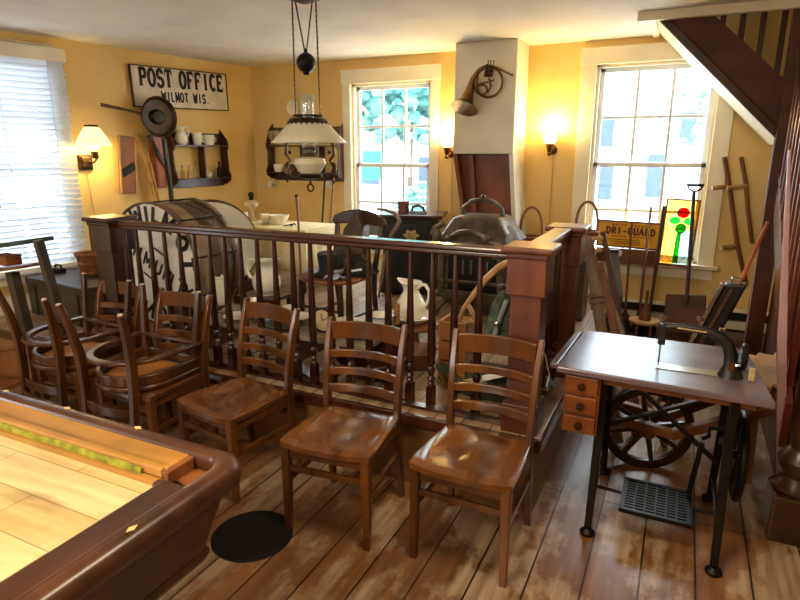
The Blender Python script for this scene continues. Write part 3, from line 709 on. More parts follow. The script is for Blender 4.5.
# ---- sconces
def sconce_wall(name, label, loc, rz, kind):
    r = thing(name, label, 'wall lamp', loc, rz, 'wall sconces')
    if kind == 'globe':
        m = MB(); m.lathe([(.001, 0), (.035, .004), (.045, .012), (.03, .02), (.001, .024)], (0, -.024, -.07), 16, 'y'); m.build('backplate', 'brass', r)
        m = MB(); m.tube([(0, -.02, -.07), (0, -.06, -.095), (0, -.10, -.085), (0, -.12, -.05), (0, -.12, -.02)], [.010, .009, .009, .01, .012]); m.lathe([(.001, -.125), (.012, -.118), (.02, -.105), (.012, -.09), (.022, -.07), (.03, -.04), (.034, -.025), (.026, -.02)], (0, -.12, 0), 14); m.build('arm', 'brass', r)
        m = MB(); m.shell([(.028, -.022), (.052, -.005), (.058, .025), (.052, .05), (.06, .075), (.066, .085)], (0, -.12, 0), 18); m.build('glass_shade', 'globe', r, solid=.003)
        m = MB(); m.tube([(.012, -.005, -.09), (.01, -.006, -.5), (.0, -.006, -1.1)], .0035, 5); m.build('cord', 'ivory', r)
    else:
        m = MB(); m.box((0, -.012, -.11), (.12, .024, .13)); m.box((0, -.03, -.11), (.08, .02, .09)); m.build('backplate', 'bronze', r, smooth=0, bevel=.008)
        m = MB(); m.tube([(.02, -.03, -.10), (.03, -.10, -.11), (.05, -.14, -.06), (.02, -.14, -.02)], .010); m.lathe([(.02, -.08), (.03, -.05), (.03, -.02), (.012, -.01)], (.02, -.14, 0), 14); m.build('arm', 'brass', r)
        m = MB(); m.shell([(.14, -.005), (.115, .05), (.075, .115), (.055, .145)], (.02, -.14, .03), 24); m.build('painted_shade', 'shade_lit', r, solid=.003)
        m = MB(); m.shell([(.05, .0), (.056, .012), (.05, .02)], (.02, -.14, .172), 20); m.build('shade_collar', 'bronze', r, solid=.004)
        m = MB()
        for k in range(20):
            a = 2*PI*k/20; rr = .127; z = .058+.012*math.sin(k*2.3)
            m.ball((.02+math.cos(a)*(.119), -.14+math.sin(a)*(.119), z), .009, 6, 4, (1, 1, .5))
        m.build('painted_flowers', 'bronze', r)
        m = MB(); m.ball((.02, -.14, .02), .032, 12, 8); m.build('bulb', 'bulb', r)
        m = MB(); m.tube([(.0, -.006, -.17), (.02, -.006, -.45), (.10, -.006, -.95)], .003, 5); m.build('cord', 'ivory', r)
    return r
p = at(550, 141, Y=BY-.12); sconce_wall('wall_sconce', 'lit brass wall sconce with frosted tulip shade right of the chimney', (p.x, BY-.001, p.z), 0, 'globe'); SCONCES.append((p.x, BY-.12, p.z+.10))
p = at(447, 145, Y=BY-.12); sconce_wall('wall_sconce', 'lit brass wall sconce with frosted shade left of the chimney', (p.x, BY-.001, p.z), 0, 'globe'); SCONCES.append((p.x, BY-.12, p.z+.10))
s, z = at_left(94, 149, .14); sconce_wall('wall_sconce', 'lit wall lamp with painted cone shade beside the blind window', lw(s-.02, .001, z), LROT, 'cone'); q = lw(s, .14, z); SCONCES.append((q.x, q.y, q.z-.03))

# ---- slaw board
s, z = at_left(127.5, 165, .02)
r = lthing('slaw_cutter', 'wooden slaw cutting board with slanted dark blade on the left wall', 'kitchen tool', s, z, .02); r.rotation_euler = (0, math.radians(4), LROT)
m = MB(); m.box((0, 0, 0), (.165, .02, .50)); m.build('board', 'mdwood', r, smooth=0, bevel=.004)
m = MB()
for k in (-1, 1): m.box((k*.075, -.012, 0), (.014, .014, .50))
m.build('side_rail', 'ltwood', r, smooth=0)
m = MB(); m.box((0, -.012, -.04), (.155, .006, .07), Matrix.Rotation(math.radians(-32), 3, 'Y')); m.build('blade', 'iron', r, smooth=0)

# ---- pan, straw, orange board and post
s, z = at_left(158, 117, .12)
r = lthing('long_handled_pan', 'round dark iron pan with a long handle hung in front of the sign', 'pan', s, z, .12)
m = MB(); m.lathe([(.001, .03), (.13, .03), (.16, .018), (.175, -.02), (.182, -.025), (.172, -.03), (.15, .005), (.12, .016), (.001, .016)], (0, 0, 0), 28, 'y'); m.build('bowl', 'panbrown', r)
m = MB(); m.lathe([(.001, -.02), (.06, -.015), (.085, .01), (.08, .018)], (0, 0, 0), 20, 'y', 1, .8); m.build('inner_boss', 'iron', r)
m = MB(); m.bar([(-.16, 0, .02), (-.30, .02, .05), (-.50, .04, .08)], [.018, .022, .03], .012, up=(0, 1, 0)); m.build('handle', 'rust', r, smooth=0, bevel=.003)
s, z = at_left(146, 165, .07)
r = lthing('straw_bundle', 'tall loose bundle of pale straw stalks left of the orange board', 'straw', s, z-.25, .07)
m = MB()
for k in range(16):
    a = random.uniform(-1, 1); b = random.uniform(-.02, .02)
    m.tube([(.09+a*.02, b, -.15), (.03+a*.03, b, .25), (-.04+a*.045, b+.02, .50+random.uniform(-.1, .06))], [.006, .005, .002], 5)
m.build('stalks', 'straw', r); m = MB(); m.tube([(.05, -.02, .08), (.085, 0, .075), (.05, .02, .08), (.0, 0, .085)], .006, 6, True); m.build('binding', 'rust', r)
s, z = at_left(158, 160, .05)
r = lthing('orange_board', 'narrow orange wooden board with a dark strap beneath the hanging pan', 'board', s, z, .05)
m = MB(); m.prism([(-.07, -.26), (.06, -.26), (.06, .2), (.0, .27), (-.07, .2)], .018, lambda u, v, w: (u, w, v)); m.build('board', 'orange', r, smooth=0, bevel=.004)
m = MB(); m.bar([(-.09, -.012, .22), (.05, -.02, -.02), (.11, -.02, -.10)], .035, .006, up=(0, 1, 0)); m.build('strap', 'leather', r, smooth=0)
s, z = at_left(168, 165, .14); sb, zb = at_left(172, 200, .14)
r = lthing('iron_post', 'thin black iron post standing behind the drum below the pan', 'post', (s+sb)/2, PZ, .14)
m = MB(); m.bar([(-.0, 0, 0), (0, 0, 1.0), (-.02, 0, 1.36)], .04, .03); m.build('shaft', 'black', r, smooth=0, bevel=.004)
m = MB(); m.box((0, 0, .012), (.22, .18, .024)); m.build('foot_plate', 'black', r, smooth=0, bevel=.004)

# ---- small crockery kit
def jug(name, label, loc, h, r0, mat='china', rz=0, group=None, belly=1.0):
    r = thing(name, label, 'jug', loc, rz, group); k = h
    m = MB(); m.shell(MB.smooth_profile([(r0*.60, 0), (r0*.62, .03*k), (r0*.88*belly, .15*k), (r0*belly, .34*k), (r0*.90, .52*k), (r0*.60, .70*k), (r0*.52, .80*k), (r0*.58, .90*k), (r0*.76, k)]), (0, 0, 0), 24); m.lathe([(r0*.62, 0), (r0*.6, .01)], (0, 0, 0), 20)
    o0 = m.v
    for q in o0:                                   # pull a pouring lip
        w_ = max(0, (q.z/k-.82)/.18)
        if q.x < 0: s_ = w_*(q.x/r0)**2*max(0, 1-abs(q.y)/(r0*.8)); q.x -= .75*r0*s_; q.z += .10*k*s_
    m.build('body', mat, r, solid=.004)
    m = MB(); m.tube([(r0*.55, 0, .86*k), (r0*.85, 0, .97*k), (r0*1.2, 0, .98*k), (r0*1.5, 0, .84*k), (r0*1.5, 0, .64*k), (r0*1.25, 0, .48*k), (r0*.93, 0, .42*k)], r0*.12, 8); m.build('handle', mat, r)
    return r
def cup(name, label, loc, h, r0, mat='china', rz=0, handle=True, group=None, cat='cup'):
    r = thing(name, label, cat, loc, rz, group)
    m = MB(); m.shell([(r0*.7, 0), (r0*.8, .05*h), (r0*.95, .5*h), (r0, h)], (0, 0, 0), 16); m.lathe([(r0*.7, 0), (r0*.7, .004)], (0, 0, 0), 16); m.build('body', mat, r, solid=.004)
    if handle: m = MB(); m.tube([(r0*.9, 0, .8*h), (r0*1.5, 0, .75*h), (r0*1.5, 0, .4*h), (r0*.85, 0, .25*h)], r0*.1, 6); m.build('handle', mat, r)
    return r
def bowl(name, label, loc, h, r0, mat='china', cat='bowl', tilt=0, rim=None):
    r = thing(name, label, cat, loc); r.rotation_euler = (tilt, 0, 0)
    m = MB(); m.lathe([(.001, 0), (r0*.5, 0), (r0*.55, .12*h), (r0*.8, .4*h), (r0, h), (r0*1.02, h*.98), (r0*.95, h*1.0), (r0*.75, .45*h), (r0*.4, .2*h), (.001, .18*h)], (0, 0, 0), 24); m.build('body', mat, r)
    if rim: m = MB(); m.shell([(r0*1.02, h*.94), (r0*1.04, h), (r0*.98, h*1.02)], (0, 0, 0), 24); m.build('rim', rim, r, solid=.003)
    return r
def plate(name, label, loc, r0, mat='china', rot=(0, 0, 0), cat='plate', rim=None, group=None):
    r = thing(name, label, cat, loc, group=group); r.rotation_euler = rot
    m = MB(); m.lathe([(.001, 0), (r0*.6, 0), (r0, r0*.16), (r0*.98, r0*.19), (r0*.58, .006), (.001, .006)], (0, 0, 0), 24); m.build('body', mat, r)
    m = MB(); m.shell([(r0*.965, r0*.175), (r0*1.0, r0*.175)], (0, 0, .002), 24); m.build('rim', rim or mat, r, solid=.003)
    return r
def bottle(name, label, loc, h, r0, mat='clear', group=None, sy=1):
    r = thing(name, label, 'bottle', loc, group=group)
    m = MB(); m.lathe([(r0*.9, 0), (r0, .05*h), (r0, .55*h), (r0*.4, .72*h), (r0*.35, .92*h), (r0*.45, h)], (0, 0, 0), 12, 'z', 1, sy); m.build('glass', mat, r)
    m = MB(); m.lathe([(r0*.36, .97*h), (r0*.36, 1.05*h)], (0, 0, 0), 8); m.build('stopper', 'rust', r)
    return r

# ---- left wall shelf
sA, zt = at_left(168, 127, .1); sB, zb = at_left(231, 176, .1); zm = at_left(200, 146, .06)[1]
zt, zb = 1.83, 1.385; SWd = sB-sA-.06; sc = (sA+sB)/2
r = lthing('wall_shelf', 'dark two-tier wooden shelf with scalloped ends and white jugs on the left wall', 'shelf', sc, 0, .002)
def shelf_parts(r, w, zb, zm, zt, d=.13, mats='dkwoodx', div=(0,)):
    def side(x):
        m = MB(); pr = [(0, zb-.05), (-.05, zb-.07), (-d*.9, zb-.03), (-d, zb+.02), (-d*.8, zb+.07), (-d*.72, zm-.05), (-d*.9, zm), (-d*.8, zm+.06), (-d*.45, zt-.02), (0, zt+.04)]
        m.prism([(a, b) for a, b in pr], .016, lambda u, v, t: (x-.008+t, u, v)); m.build('side_panel', mats, r, smooth=0, bevel=.004)
    side(-w/2); side(w/2)
    for z in (zb, zm): m = MB(); m.box((0, -d*.42, z), (w, d*.84, .014)); m.build('shelf_board', mats, r, smooth=0, bevel=.003)
    for x in div: m = MB(); m.box((x, -d*.38, (zb+zm)/2), (.016, d*.74, zm-zb)); m.build('divider', mats, r, smooth=0)
    m = MB(); m.box((0, -.012, zb-.045), (w, .018, .075)); m.build('bottom_rail', mats, r, smooth=0, bevel=.004); m = MB(); m.box((0, -.012, zt-.06), (w, .016, .11)); m.build('top_rail', mats, r, smooth=0, bevel=.004)
shelf_parts(r, SWd, zb, zm, zt, .14, 'dkwoodx', (.04,))
def on_left(px, z, off=.06): return lw(at_left(px, 150, off)[0], off, z+.0075)
zs = zm
jug('cream_jug', 'white handled jug with lid shape, first on the top of the left wall shelf', on_left(182, zs), .17, .06, rz=LROT)
cup('creamer', 'small white creamer between jug and sugar bowl on the left wall shelf', on_left(198, zs), .12, .045, rz=LROT, cat='creamer')
r = cup('sugar_bowl', 'small white round sugar bowl, last on the top of the left wall shelf', on_left(209.5, zs), .10, .056, rz=LROT, cat='sugar bowl')
m = MB(); m.tube([(-.05, 0, .08), (-.085, 0, .075), (-.085, 0, .04), (-.05, 0, .025)], .006, 6); m.build('handle', 'china', r)
for i, px in enumerate((173.5, 180.5, 187.5, 193.5)):
    bottle('glass_bottle', ('small clear glass bottle at the far left of the lower left wall shelf', 'second small clear bottle on the lower left wall shelf', 'third small clear bottle on the lower left wall shelf', 'clear bottle beside the divider of the left wall shelf')[i], on_left(px, zb), .12+(.03 if i == 3 else 0), .026, 'amberglass', 'bottles on the lower left wall shelf', .6)
bowl('dish', 'small white dish behind the divider on the lower left wall shelf', on_left(206, zb), .05, .05)
bottle('dark_bottle', 'dark tall bottle at the right end of the lower left wall shelf', on_left(218, zb), .15, .028, 'iron')

# ---- back wall shelf behind the lamp
pa, pb = at(266, 127, Y=BY-.1), at(341, 176, Y=BY-.1); zt2 = pa.z; zb2 = at(300, 173, Y=BY-.1).z; zm2 = at(300, 146, Y=BY-.1).z
r = thing('wall_shelf', 'dark scalloped two-tier wooden shelf on the back wall behind the hanging lamp', 'shelf', ((pa.x+pb.x)/2, BY-.002, 0))
shelf_parts(r, pb.x-pa.x-.03, zb2, zm2, zt2, .15, 'dkwoodx', (-.02, .20))
m = MB(); m.box((.14, -.02, (zb2+zm2)/2), (.14, .016, zm2-zb2)); m.build('back_board', 'brown', r, smooth=0)
def on_back(px, z, dy=.07): q = at(px, 150, Y=BY-dy); return (q.x, BY-dy, z+.0075)
for i, px in enumerate((272, 277)):
    r = thing('goblet', ('left glass goblet on the top of the back wall shelf', 'right glass goblet on the top of the back wall shelf')[i], 'goblet', on_back(px, zm2), group='goblets on the back shelf')
    m = MB(); m.lathe([(.03, 0), (.03, .004), (.006, .012), (.006, .05), (.025, .07), (.034, .12), (.036, .15)], (0, 0, 0), 14); m.build('glass', 'amberglass', r)
cup('white_cup', 'white china cup on the lower back wall shelf under the lamp shade', on_back(278, zb2), .08, .055, rz=.4)
cup('brown_mug', 'small brown mug on the lower back wall shelf beside the divider', on_back(292, zb2), .08, .04, 'rust')
for i, (px, py) in enumerate(((271, 184), (328, 184))):
    q = at(px, py, Y=BY-.07)
    r = thing('hanging_cup', ('white cup hanging under the left end of the back wall shelf', 'white cup hanging under the right end of the back wall shelf')[i], 'cup', (q.x, BY-.07, q.z), group='cups hanging under the back shelf')
    T = Matrix.Rotation(1.9, 4, 'Y')
    m = MB(); m.T = T; m.shell([(.02, -.03), (.036, -.015), (.042, .035)], (0, 0, 0), 16); m.lathe([(.02, -.031), (.02, -.03)], (0, 0, 0), 16); m.build('body', 'china', r, solid=.004)
    m = MB(); m.tube([(0, 0, .035), (0, 0, .065), (.01, .03, .075), (.005, .055, .06)], .003, 6); m.build('hook', 'brass', r)
q = at(293, 108, Y=BY-.012); plate('wall_plate', 'round white plate hung on the back wall above the shelf', (q.x, BY-.004, q.z), .078, rot=(PI/2, 0, 0), rim='signwhite')

# ---- hanging oil lamp
LY = 3.1; c = at(309, 143, Y=LY); LX, RZl = c.x, c.z
r = thing('hanging_oil_lamp', 'hanging oil lamp with white conical shade, chains and dark counterweight ball', 'hanging lamp', (LX, LY, RZl))
px = unit((LX, LY, RZl))
m = MB(); m.shell([(37.5*px, 0), (30*px, 7.5*px), (18.5*px, 20*px), (17*px, 21*px)], (0, 0, 0), 32); m.build('lamp_shade', 'milk', r, solid=.004)
m = MB(); m.shell([(19.5*px, 18*px), (20.5*px, 20*px), (18.5*px, 22*px), (17*px, 23.5*px)], (0, 0, 0), 28)
for k in range(24): a = 2*PI*k/24; m.ball((math.cos(a)*20*px, math.sin(a)*20*px, 17.6*px), 1.3*px, 6, 4)
m.build('shade_crown', 'bronze', r, solid=.003)
m = MB(); m.tube([(math.cos(2*PI*k/24)*14.5*px, math.sin(2*PI*k/24)*14.5*px, 26*px) for k in range(24)], .8*px, 6, True); m.build('crown_ring', 'bronze', r)
m = MB(); m.shell([(5.5*px, -14*px), (7*px, 0), (6.2*px, 20*px), (6*px, 36*px), (7*px, 46*px)], (0, 0, 0), 18); m.build('glass_chimney', 'clear', r, solid=.002)
m = MB(); m.lathe([(.001, -31*px), (8*px, -31*px), (12*px, -27*px), (16.5*px, -20*px), (15*px, -15*px), (6*px, -13*px), (.001, -13*px)], (0, 0, 0), 24); m.build('oil_font', 'milk', r)
m = MB(); m.lathe([(6*px, -14*px), (8*px, -11*px), (5*px, -9*px), (7*px, -5*px), (5*px, -3*px)], (0, 0, 0), 16); m.build('burner', 'brass', r)
m = MB(); m.lathe([(.001, -37*px), (3*px, -36*px), (11*px, -34*px), (13*px, -31*px), (10*px, -29.5*px), (.001, -29.5*px)], (0, 0, 0), 20); m.build('font_holder', 'bronze', r)
for sgn in (-1, 1):
    m = MB(); m.tube([(sgn*10*px, 0, -33*px), (sgn*18*px, 0, -36*px), (sgn*25*px, 0, -32*px), (sgn*28*px, 0, -24*px), (sgn*24*px, 0, -17*px), (sgn*29*px, 0, -11*px), (sgn*28*px, 0, -2*px), (sgn*24*px, 0, 8*px)], [1.6*px, 1.3*px, 2.2*px, 1.6*px, 1.2*px, 1.8*px, 1.1*px, .9*px], 8)
    m.tube([(sgn*25*px, 0, -34*px), (sgn*30*px, 0, -30*px), (sgn*30*px, 0, -22*px), (sgn*27*px, 0, -19*px)], 1.2*px, 6); m.ball((sgn*28*px, 0, -38*px), 1.6*px, 8, 6); m.ball((sgn*24*px, 0, -9*px), 2*px, 8, 6)
    m.build('scroll_arm', 'bronze', r)
m = MB(); m.tube([(math.cos(2*PI*k/16)*3.6*px, 0, -44*px+math.sin(2*PI*k/16)*3.6*px) for k in range(16)], 1*px, 6, True); m.tube([(0, 0, -40.5*px), (0, 0, -37*px)], 1.3*px, 6); m.build('pull_ring', 'bronze', r)
zt = CZ-.01
for sgn, tx in ((-1, -14.5), (1, 14.5)):
    m = MB(); a = Vector((sgn*14.5*px, 0, 26*px)); b = Vector((tx*px*.92, 0, zt-RZl)); n = 46
    for k in range(n):
        p = a.lerp(b, (k+.5)/n); L = (b-a).length/n*.62
        if k % 2: m.box(p, (.004, .009, L*1.7))
        else: m.box(p, (.009, .004, L*1.7))
    m.build('chain', 'bronze', r, smooth=0)
    m = MB(); m.tube([(tx*px*.7, 0, zt-RZl), (sgn*.8*px, 0, 84*px)], .0045, 6); m.build('weight_cord', 'bronze', r)
    m = MB(); m.lathe([(2*px, 0), (2.4*px, 2*px), (1*px, 4*px)], (sgn*14.5*px*.94, 0, 137*px), 10); m.build('pulley', 'bronze', r)
m = MB(); m.ball((0, 0, 75*px), 9.3*px, 20, 14); m.lathe([(2.5*px, 64*px), (3.5*px, 66*px), (2*px, 67*px)], (0, 0, 0), 12); m.lathe([(2.5*px, 83*px), (1.2*px, 88*px)], (0, 0, 0), 10); m.build('counterweight_ball', 'iron', r)
m = MB(); m.lathe([(17*px, zt-RZl+.008), (17*px, zt-RZl-.004), (12*px, zt-RZl-.012), (4*px, zt-RZl-.03)], (0, 0, 0), 20); m.build('ceiling_canopy', 'bronze', r)

# ---- french horn on the chimney
F = lambda x, y, d=.05: at(x, y, Y=CHY-d)
c = F(484, 85); r = thing('french_horn', 'tarnished brass french horn hung on the white chimney front', 'horn', (c.x, CHY, c.z))
u = (F(500, 85)-F(484, 85)).length/16
m = MB();
# flared bell: axis points down-left
m.tube([F(463.8, 108.5, .125), F(464.8, 105.5, .112), F(466.5, 101, .09), F(468.5, 94, .068), F(470.5, 87, .055), F(473.5, 78, .05), F(479, 70.5, .05), F(486, 66.5, .05)], [14*u, 10.5*u, 7*u, 5*u, 3.6*u, 2.7*u, 2.1*u, 1.7*u], 20)
m.build('bell', 'brass', r, world=True)
m = MB(); m.tube([F(488+math.cos(a)*14.5, 81.5+math.sin(a)*15.5) for a in [2*PI*k/28 for k in range(28)]], 1.25*u, 8, True); m.build('main_coil', 'brass', r, world=True)
m = MB(); m.tube([F(482+math.cos(a)*5, 89.5+math.sin(a)*5, .06) for a in [2*PI*k/18 for k in range(18)]], 1.0*u, 8, True)
m.tube([F(478, 76, .06), (F(476.5, 86, .06)), F(479, 92, .06)], 1.0*u); m.tube([F(489, 78, .06), F(491, 86, .06), F(487, 93, .06)], 1.0*u); m.tube([F(476, 85, .055), F(494, 80, .055)], .8*u); m.build('inner_tubing', 'brass', r, world=True)
for k in range(3):
    x = 488+k*2.7; m = MB(); a, b = F(x-.6, 66, .07), F(x-3, 77, .07); m.tube([a, b], 1.5*u, 10); q = F(x+.5, 61, .07); m.tube([a, q], .4*u, 6); m.lathe([(1.1*u, 0), (1.1*u, .4*u)], q, 8); m.build('valve', 'bronze', r, world=True)
m = MB(); m.tube([F(494, 66.5), F(503, 71), F(511.5, 74.8)], [1.0*u, .8*u, .7*u]); m.lathe([(1.0*u, -1*u), (1.4*u, 1*u)], F(512, 75), 8, 'x'); m.build('mouthpipe', 'brass', r, world=True)
m = MB(); a = F(486, 65); m.tube([a, (a.x, CHY-.0, a.z+.01)], .006); m.build('hook', 'iron', r, world=True)

# ================================================================ CLUTTER ON THE PLATFORM
# ---- bass drum WILMOT COMMUNITY BAND
DY = 2.98; ct = at(151, 203, Y=DY); R0 = (ct.z-PZ)/2; dc = at(151, 250, Y=DY)
r = thing('bass_drum', 'big bass drum lettered WILMOT COMMUNITY on its white head, behind the railing', 'drum', (dc.x, DY, PZ+R0), -.06)
DL = .42
m = MB(); m.shell([(R0*.965, .03), (R0*.965, DL-.03)], (0, 0, 0), 48, 'y'); m.build('shell', 'drumside', r, solid=.01)
for y in (.0, DL-.05): m = MB(); m.shell([(R0, y), (R0*1.0, y+.045)], (0, 0, 0), 48, 'y'); m.build('hoop', 'hoop', r, solid=.012)
m = MB(); m.shell([(R0*.972, .17), (R0*.972, .37)], (0, 0, 0), 48, 'y'); m.build('painted_band', 'drumbrown', r, solid=.004)
m = MB(); m.lathe([(.001, .012), (R0*.975, .012), (R0*.975, .02), (.001, .02)], (0, 0, 0), 48, 'y'); m.build('drum_head', 'drumhead', r, smooth=20)
m = MB(); m.lathe([(.001, DL-.02), (R0*.97, DL-.02), (R0*.97, DL-.012), (.001, DL-.012)], (0, 0, 0), 48, 'y'); m.build('drum_head', 'drumhead', r, smooth=20)
for k in range(10): a = 2*PI*k/10+.2; m = MB(); m.tube([(math.cos(a)*R0*1.02, .02, math.sin(a)*R0*1.02), (math.cos(a)*R0*1.02, DL-.02, math.sin(a)*R0*1.02)], .006, 6); m.build('tension_rod', 'iron', r)
ph = math.radians(-27); cph, sph = math.cos(ph), math.sin(ph)
def rot(u, v): return (u*cph-v*sph, .009, u*sph+v*cph)
m = MB(); T = 'WILMOT'; angs = (146, 131, 119, 101, 79, 61)
angs = (138, 121, 105, 85, 57, 33)
def arcpos(i, u, v):
    a = math.radians(angs[i]); cw_ = .105*R0/.43; rr = R0*.70+v; x = u-cw_/2
    return rot(math.cos(a)*rr+math.sin(a)*x, math.sin(a)*rr-math.cos(a)*x)
letters(m, T, .105*R0/.43, .105*R0/.43, .033*R0/.43, arcpos)
T = 'COMMUNITY'; cw_ = .090*R0/.43
m.build('arched_name', 'ink', r, smooth=0); m = MB(); CP = (-.92, -.72, -.50, -.24, .02, .24, .36, .56, .74)
letters(m, T, cw_*.85, .092*R0/.43, .020*R0/.43, lambda i, u, v: rot(CP[i]*R0+u, -.045+v))
m.build('lettering', 'ink', r, smooth=0); m = MB(); T = 'BAND'; an2 = (236, 259, 281, 303)
def arc2(i, u, v):
    a = math.radians(an2[i]); rr = R0*.90-.105*R0/.43+v; x = u-cw_*.6; rr = R0*.92-v; return rot(math.cos(a)*rr-math.sin(a)*x, math.sin(a)*rr+math.cos(a)*x)
letters(m, T, cw_*1.2, .105*R0/.43, .028*R0/.43, lambda i, u, v: arc2(i, u, .105*R0/.43-v))
m.build('lower_name', 'ink', r, smooth=0); m = MB()
for (u, v) in ((.02, .125), (-.02, -.11)): m.add([rot(u-.06, v-.008), rot(u+.06, v-.008), rot(u+.06, v+.008), rot(u-.06, v+.008)], [(0, 1, 2, 3)])
m.build('dash_mark', 'ink', r, smooth=0)
zt = PZ+R0*2
r = thing('drum_mallet', 'dark wooden drum mallet resting on top of the bass drum', 'drum mallet', (dc.x+.2, DY+.25, zt-.04))
a, b = at(186, 203, Y=DY+.2), at(206, 211.5, Y=DY+.2); m = MB(); m.tube([a, b], [.009, .011], 8); m.build('stick', 'dkwood', r, world=True); m = MB(); m.ball(b, .02, 10, 6, (1.5, 1, .9)); m.build('head', 'leather', r, world=True)
# ---- second drum
D2 = 3.72; c2 = at(214, 246, Y=D2); R2 = (at(219, 202, Y=D2).z-at(219, 289, Y=D2).z)/2
r = thing('plain_drum', 'large drum with plain blank white head standing behind the lettered bass drum', 'drum', (c2.x, D2, c2.z), .78)
m = MB(); m.shell([(R2*.97, .02), (R2*.97, .2)], (0, 0, 0), 40, 'y'); m.build('shell', 'drumbrown', r, solid=.01)
for y in (0, .17): m = MB(); m.shell([(R2, y), (R2, y+.03)], (0, 0, 0), 40, 'y'); m.build('hoop', 'hoop', r, solid=.008)
m = MB(); m.lathe([(.001, .008), (R2*.985, .008), (R2*.985, .014), (.001, .014)], (0, 0, 0), 40, 'y'); m.build('drum_head', 'drumhead', r, smooth=20)
r = thing('drum_stand', 'low dark wooden cradle under the plain drum', 'stand', (c2.x, D2+.15, PZ))
zz = c2.z-R2-PZ; m = MB()
for k in (-.2, .2): m.box((k, 0, zz/2+.03), (.06, .3, zz+.06))
m.box((0, .08, zz*.5), (.4, .03, .06)); m.build('cradle', 'dkwood', r, smooth=0, bevel=.004)
def crock(name, label, px0, py0, px1, py1, Y, mat='china', cat='crock'):
    a, b = at((px0+px1)/2, py1, Y=Y), at((px0+px1)/2, py0, Y=Y); rr = unit(a)*(px1-px0)/2; h = b.z-a.z
    r = thing(name, label, cat, a)
    m = MB(); m.lathe([(rr*.92, 0), (rr, .05*h), (rr, .86*h), (rr*.9, .9*h), (rr*.98, .93*h), (rr*.98, h), (rr*.85, h), (rr*.82, .3*h), (.001, .25*h)], (0, 0, 0), 20); m.build('body', mat, r)
    m = MB(); m.shell([(rr*1.01, .93*h), (rr*1.02, .97*h)], (0, 0, 0), 20); m.build('rim', mat, r, solid=.004); return r
crock('stoneware_crock', 'tall white stoneware crock in front of the plain drum', 215, 276, 228, 304, 3.15)
def crate(name, label, loc, s, mat='mdwood', rz=0, cat='crate'):
    r = thing(name, label, cat, loc, rz); w, d, h = s
    for sg in (-1, 1):
        m = MB()
        for k in range(3): m.box((0, sg*(d/2-.008), h*(k+.5)/3), (w, .014, h/3-.012))
        m.build('side_slats', mat, r, smooth=0)
        m = MB(); m.box((sg*(w/2-.008), 0, h/2), (.016, d, h)); m.build('end_board', mat, r, smooth=0)
    m = MB(); m.box((0, 0, .01), (w, d, .02)); m.build('bottom', mat, r, smooth=0); return r
a = at(190, 302, Y=2.78); crate('wooden_crate', 'brown wooden crate before the bass drum under the linen cloth', (a.x, 2.78, PZ), (.17, .16, .27), 'mdwood')
r = thing('cloth_heap', 'crumpled white linen cloth lying on the crate before the bass drum', 'cloth', (a.x, 2.78, PZ+.27))
m = MB(); m.grid(lambda i, j: (-.08+.16*i, -.08+.15*j, .012+.03*math.sin(i*9+j*4)*math.sin(j*7+1)+.02-.0*i), 16, 14); m.build('cloth', 'linen', r, solid=.004)

# ---- lace covered corner table
TY = 4.45; tl, tr = at(232, 227, Y=TY-.22), at(308, 231, Y=TY-.22); TZ = at(270, 224, Y=TY).z; tcx = (tl.x+tr.x)/2; tw = tr.x-tl.x
r = thing('corner_table', 'small dark table under a lace cloth in the far left corner', 'table', (tcx, TY, PZ))
m = MB(); m.box((0, 0, TZ-PZ-.02), (tw-.04, .5, .03)); m.build('top', 'dkwoodx', r, smooth=0, bevel=.004)
for a in (-1, 1):
    for b in (-1, 1): m = MB(); m.lathe([(.016, 0), (.026, .05), (.018, .2), (.03, .34), (.024, TZ-PZ-.03)], (a*(tw/2-.09), b*.19, 0), 10); m.build('leg', 'dkwood', r)
r = thing('lace_cloth', 'cream lace tablecloth with a scalloped hem on the corner table', 'tablecloth', (tcx, TY, TZ))
m = MB(); W_, D_ = tw/2, .27
per = []
N = 64
for k in range(N):
    t = k/N*4; e, f = int(t), t-int(t)
    per.append([(-W_+2*W_*f, -D_), (W_, -D_+2*D_*f), (W_-2*W_*f, D_), (-W_, D_-2*D_*f)][e])
rings = [[(x*.5, y*.5, .002) for x, y in per], [(x, y, .002) for x, y in per], [(x*1.02, y*1.03, -.03) for x, y in per]]
for j, dz in enumerate((-.12, -.22)): rings.append([(x*(1.03+.02*math.sin(k*1.7)), y*(1.04+.035*math.sin(k*1.7)), dz) for k, (x, y) in enumerate(per)])
rings.append([(x*(1.035+.02*math.sin(k*1.7)), y*(1.05+.035*math.sin(k*1.7)), -.30-(.02 if k % 2 else -.01)-.10*max(0, (x/W_))) for k, (x, y) in enumerate(per)])
m.loft(rings, True, False); m.build('cloth', 'lace', r, solid=.003)
def tp(px, dy=0): q = at(px, 222, Y=TY+dy); return (q.x, TY+dy, TZ+.006)
h = .28
r = thing('oil_lamp', 'old glass oil lamp with dark burner on the lace corner table', 'oil lamp', tp(252.5, .08)); m = MB(); m.lathe([(.055, 0), (.055, .008), (.018, .03), (.014, .09), (.03, .12), (.065, .15), (.068, .175), (.04, .20), (.02, .205)], (0, 0, 0), 18); m.build('font', 'amberglass', r); m = MB(); m.lathe([(.02, .2), (.028, .215), (.018, .225), (.032, .24), (.03, .262), (.012, .28)], (0, 0, 0), 14); m.build('burner', 'iron', r)
cup('china_mug', 'white straight mug at the left edge of the lace table', tp(243), .09, .05, rz=2.5)
plate('saucer', 'white saucer under the cup on the lace table', tp(265.5, -.05), .058); q = tp(265.5, -.05); cup('tea_cup', 'white tea cup on its saucer on the lace table', (q[0], q[1], q[2]+.008), .085, .042, rz=2)
q = bowl('serving_bowl', 'wide white footed bowl on the lace table', tp(279.5, .0), .085, .095)
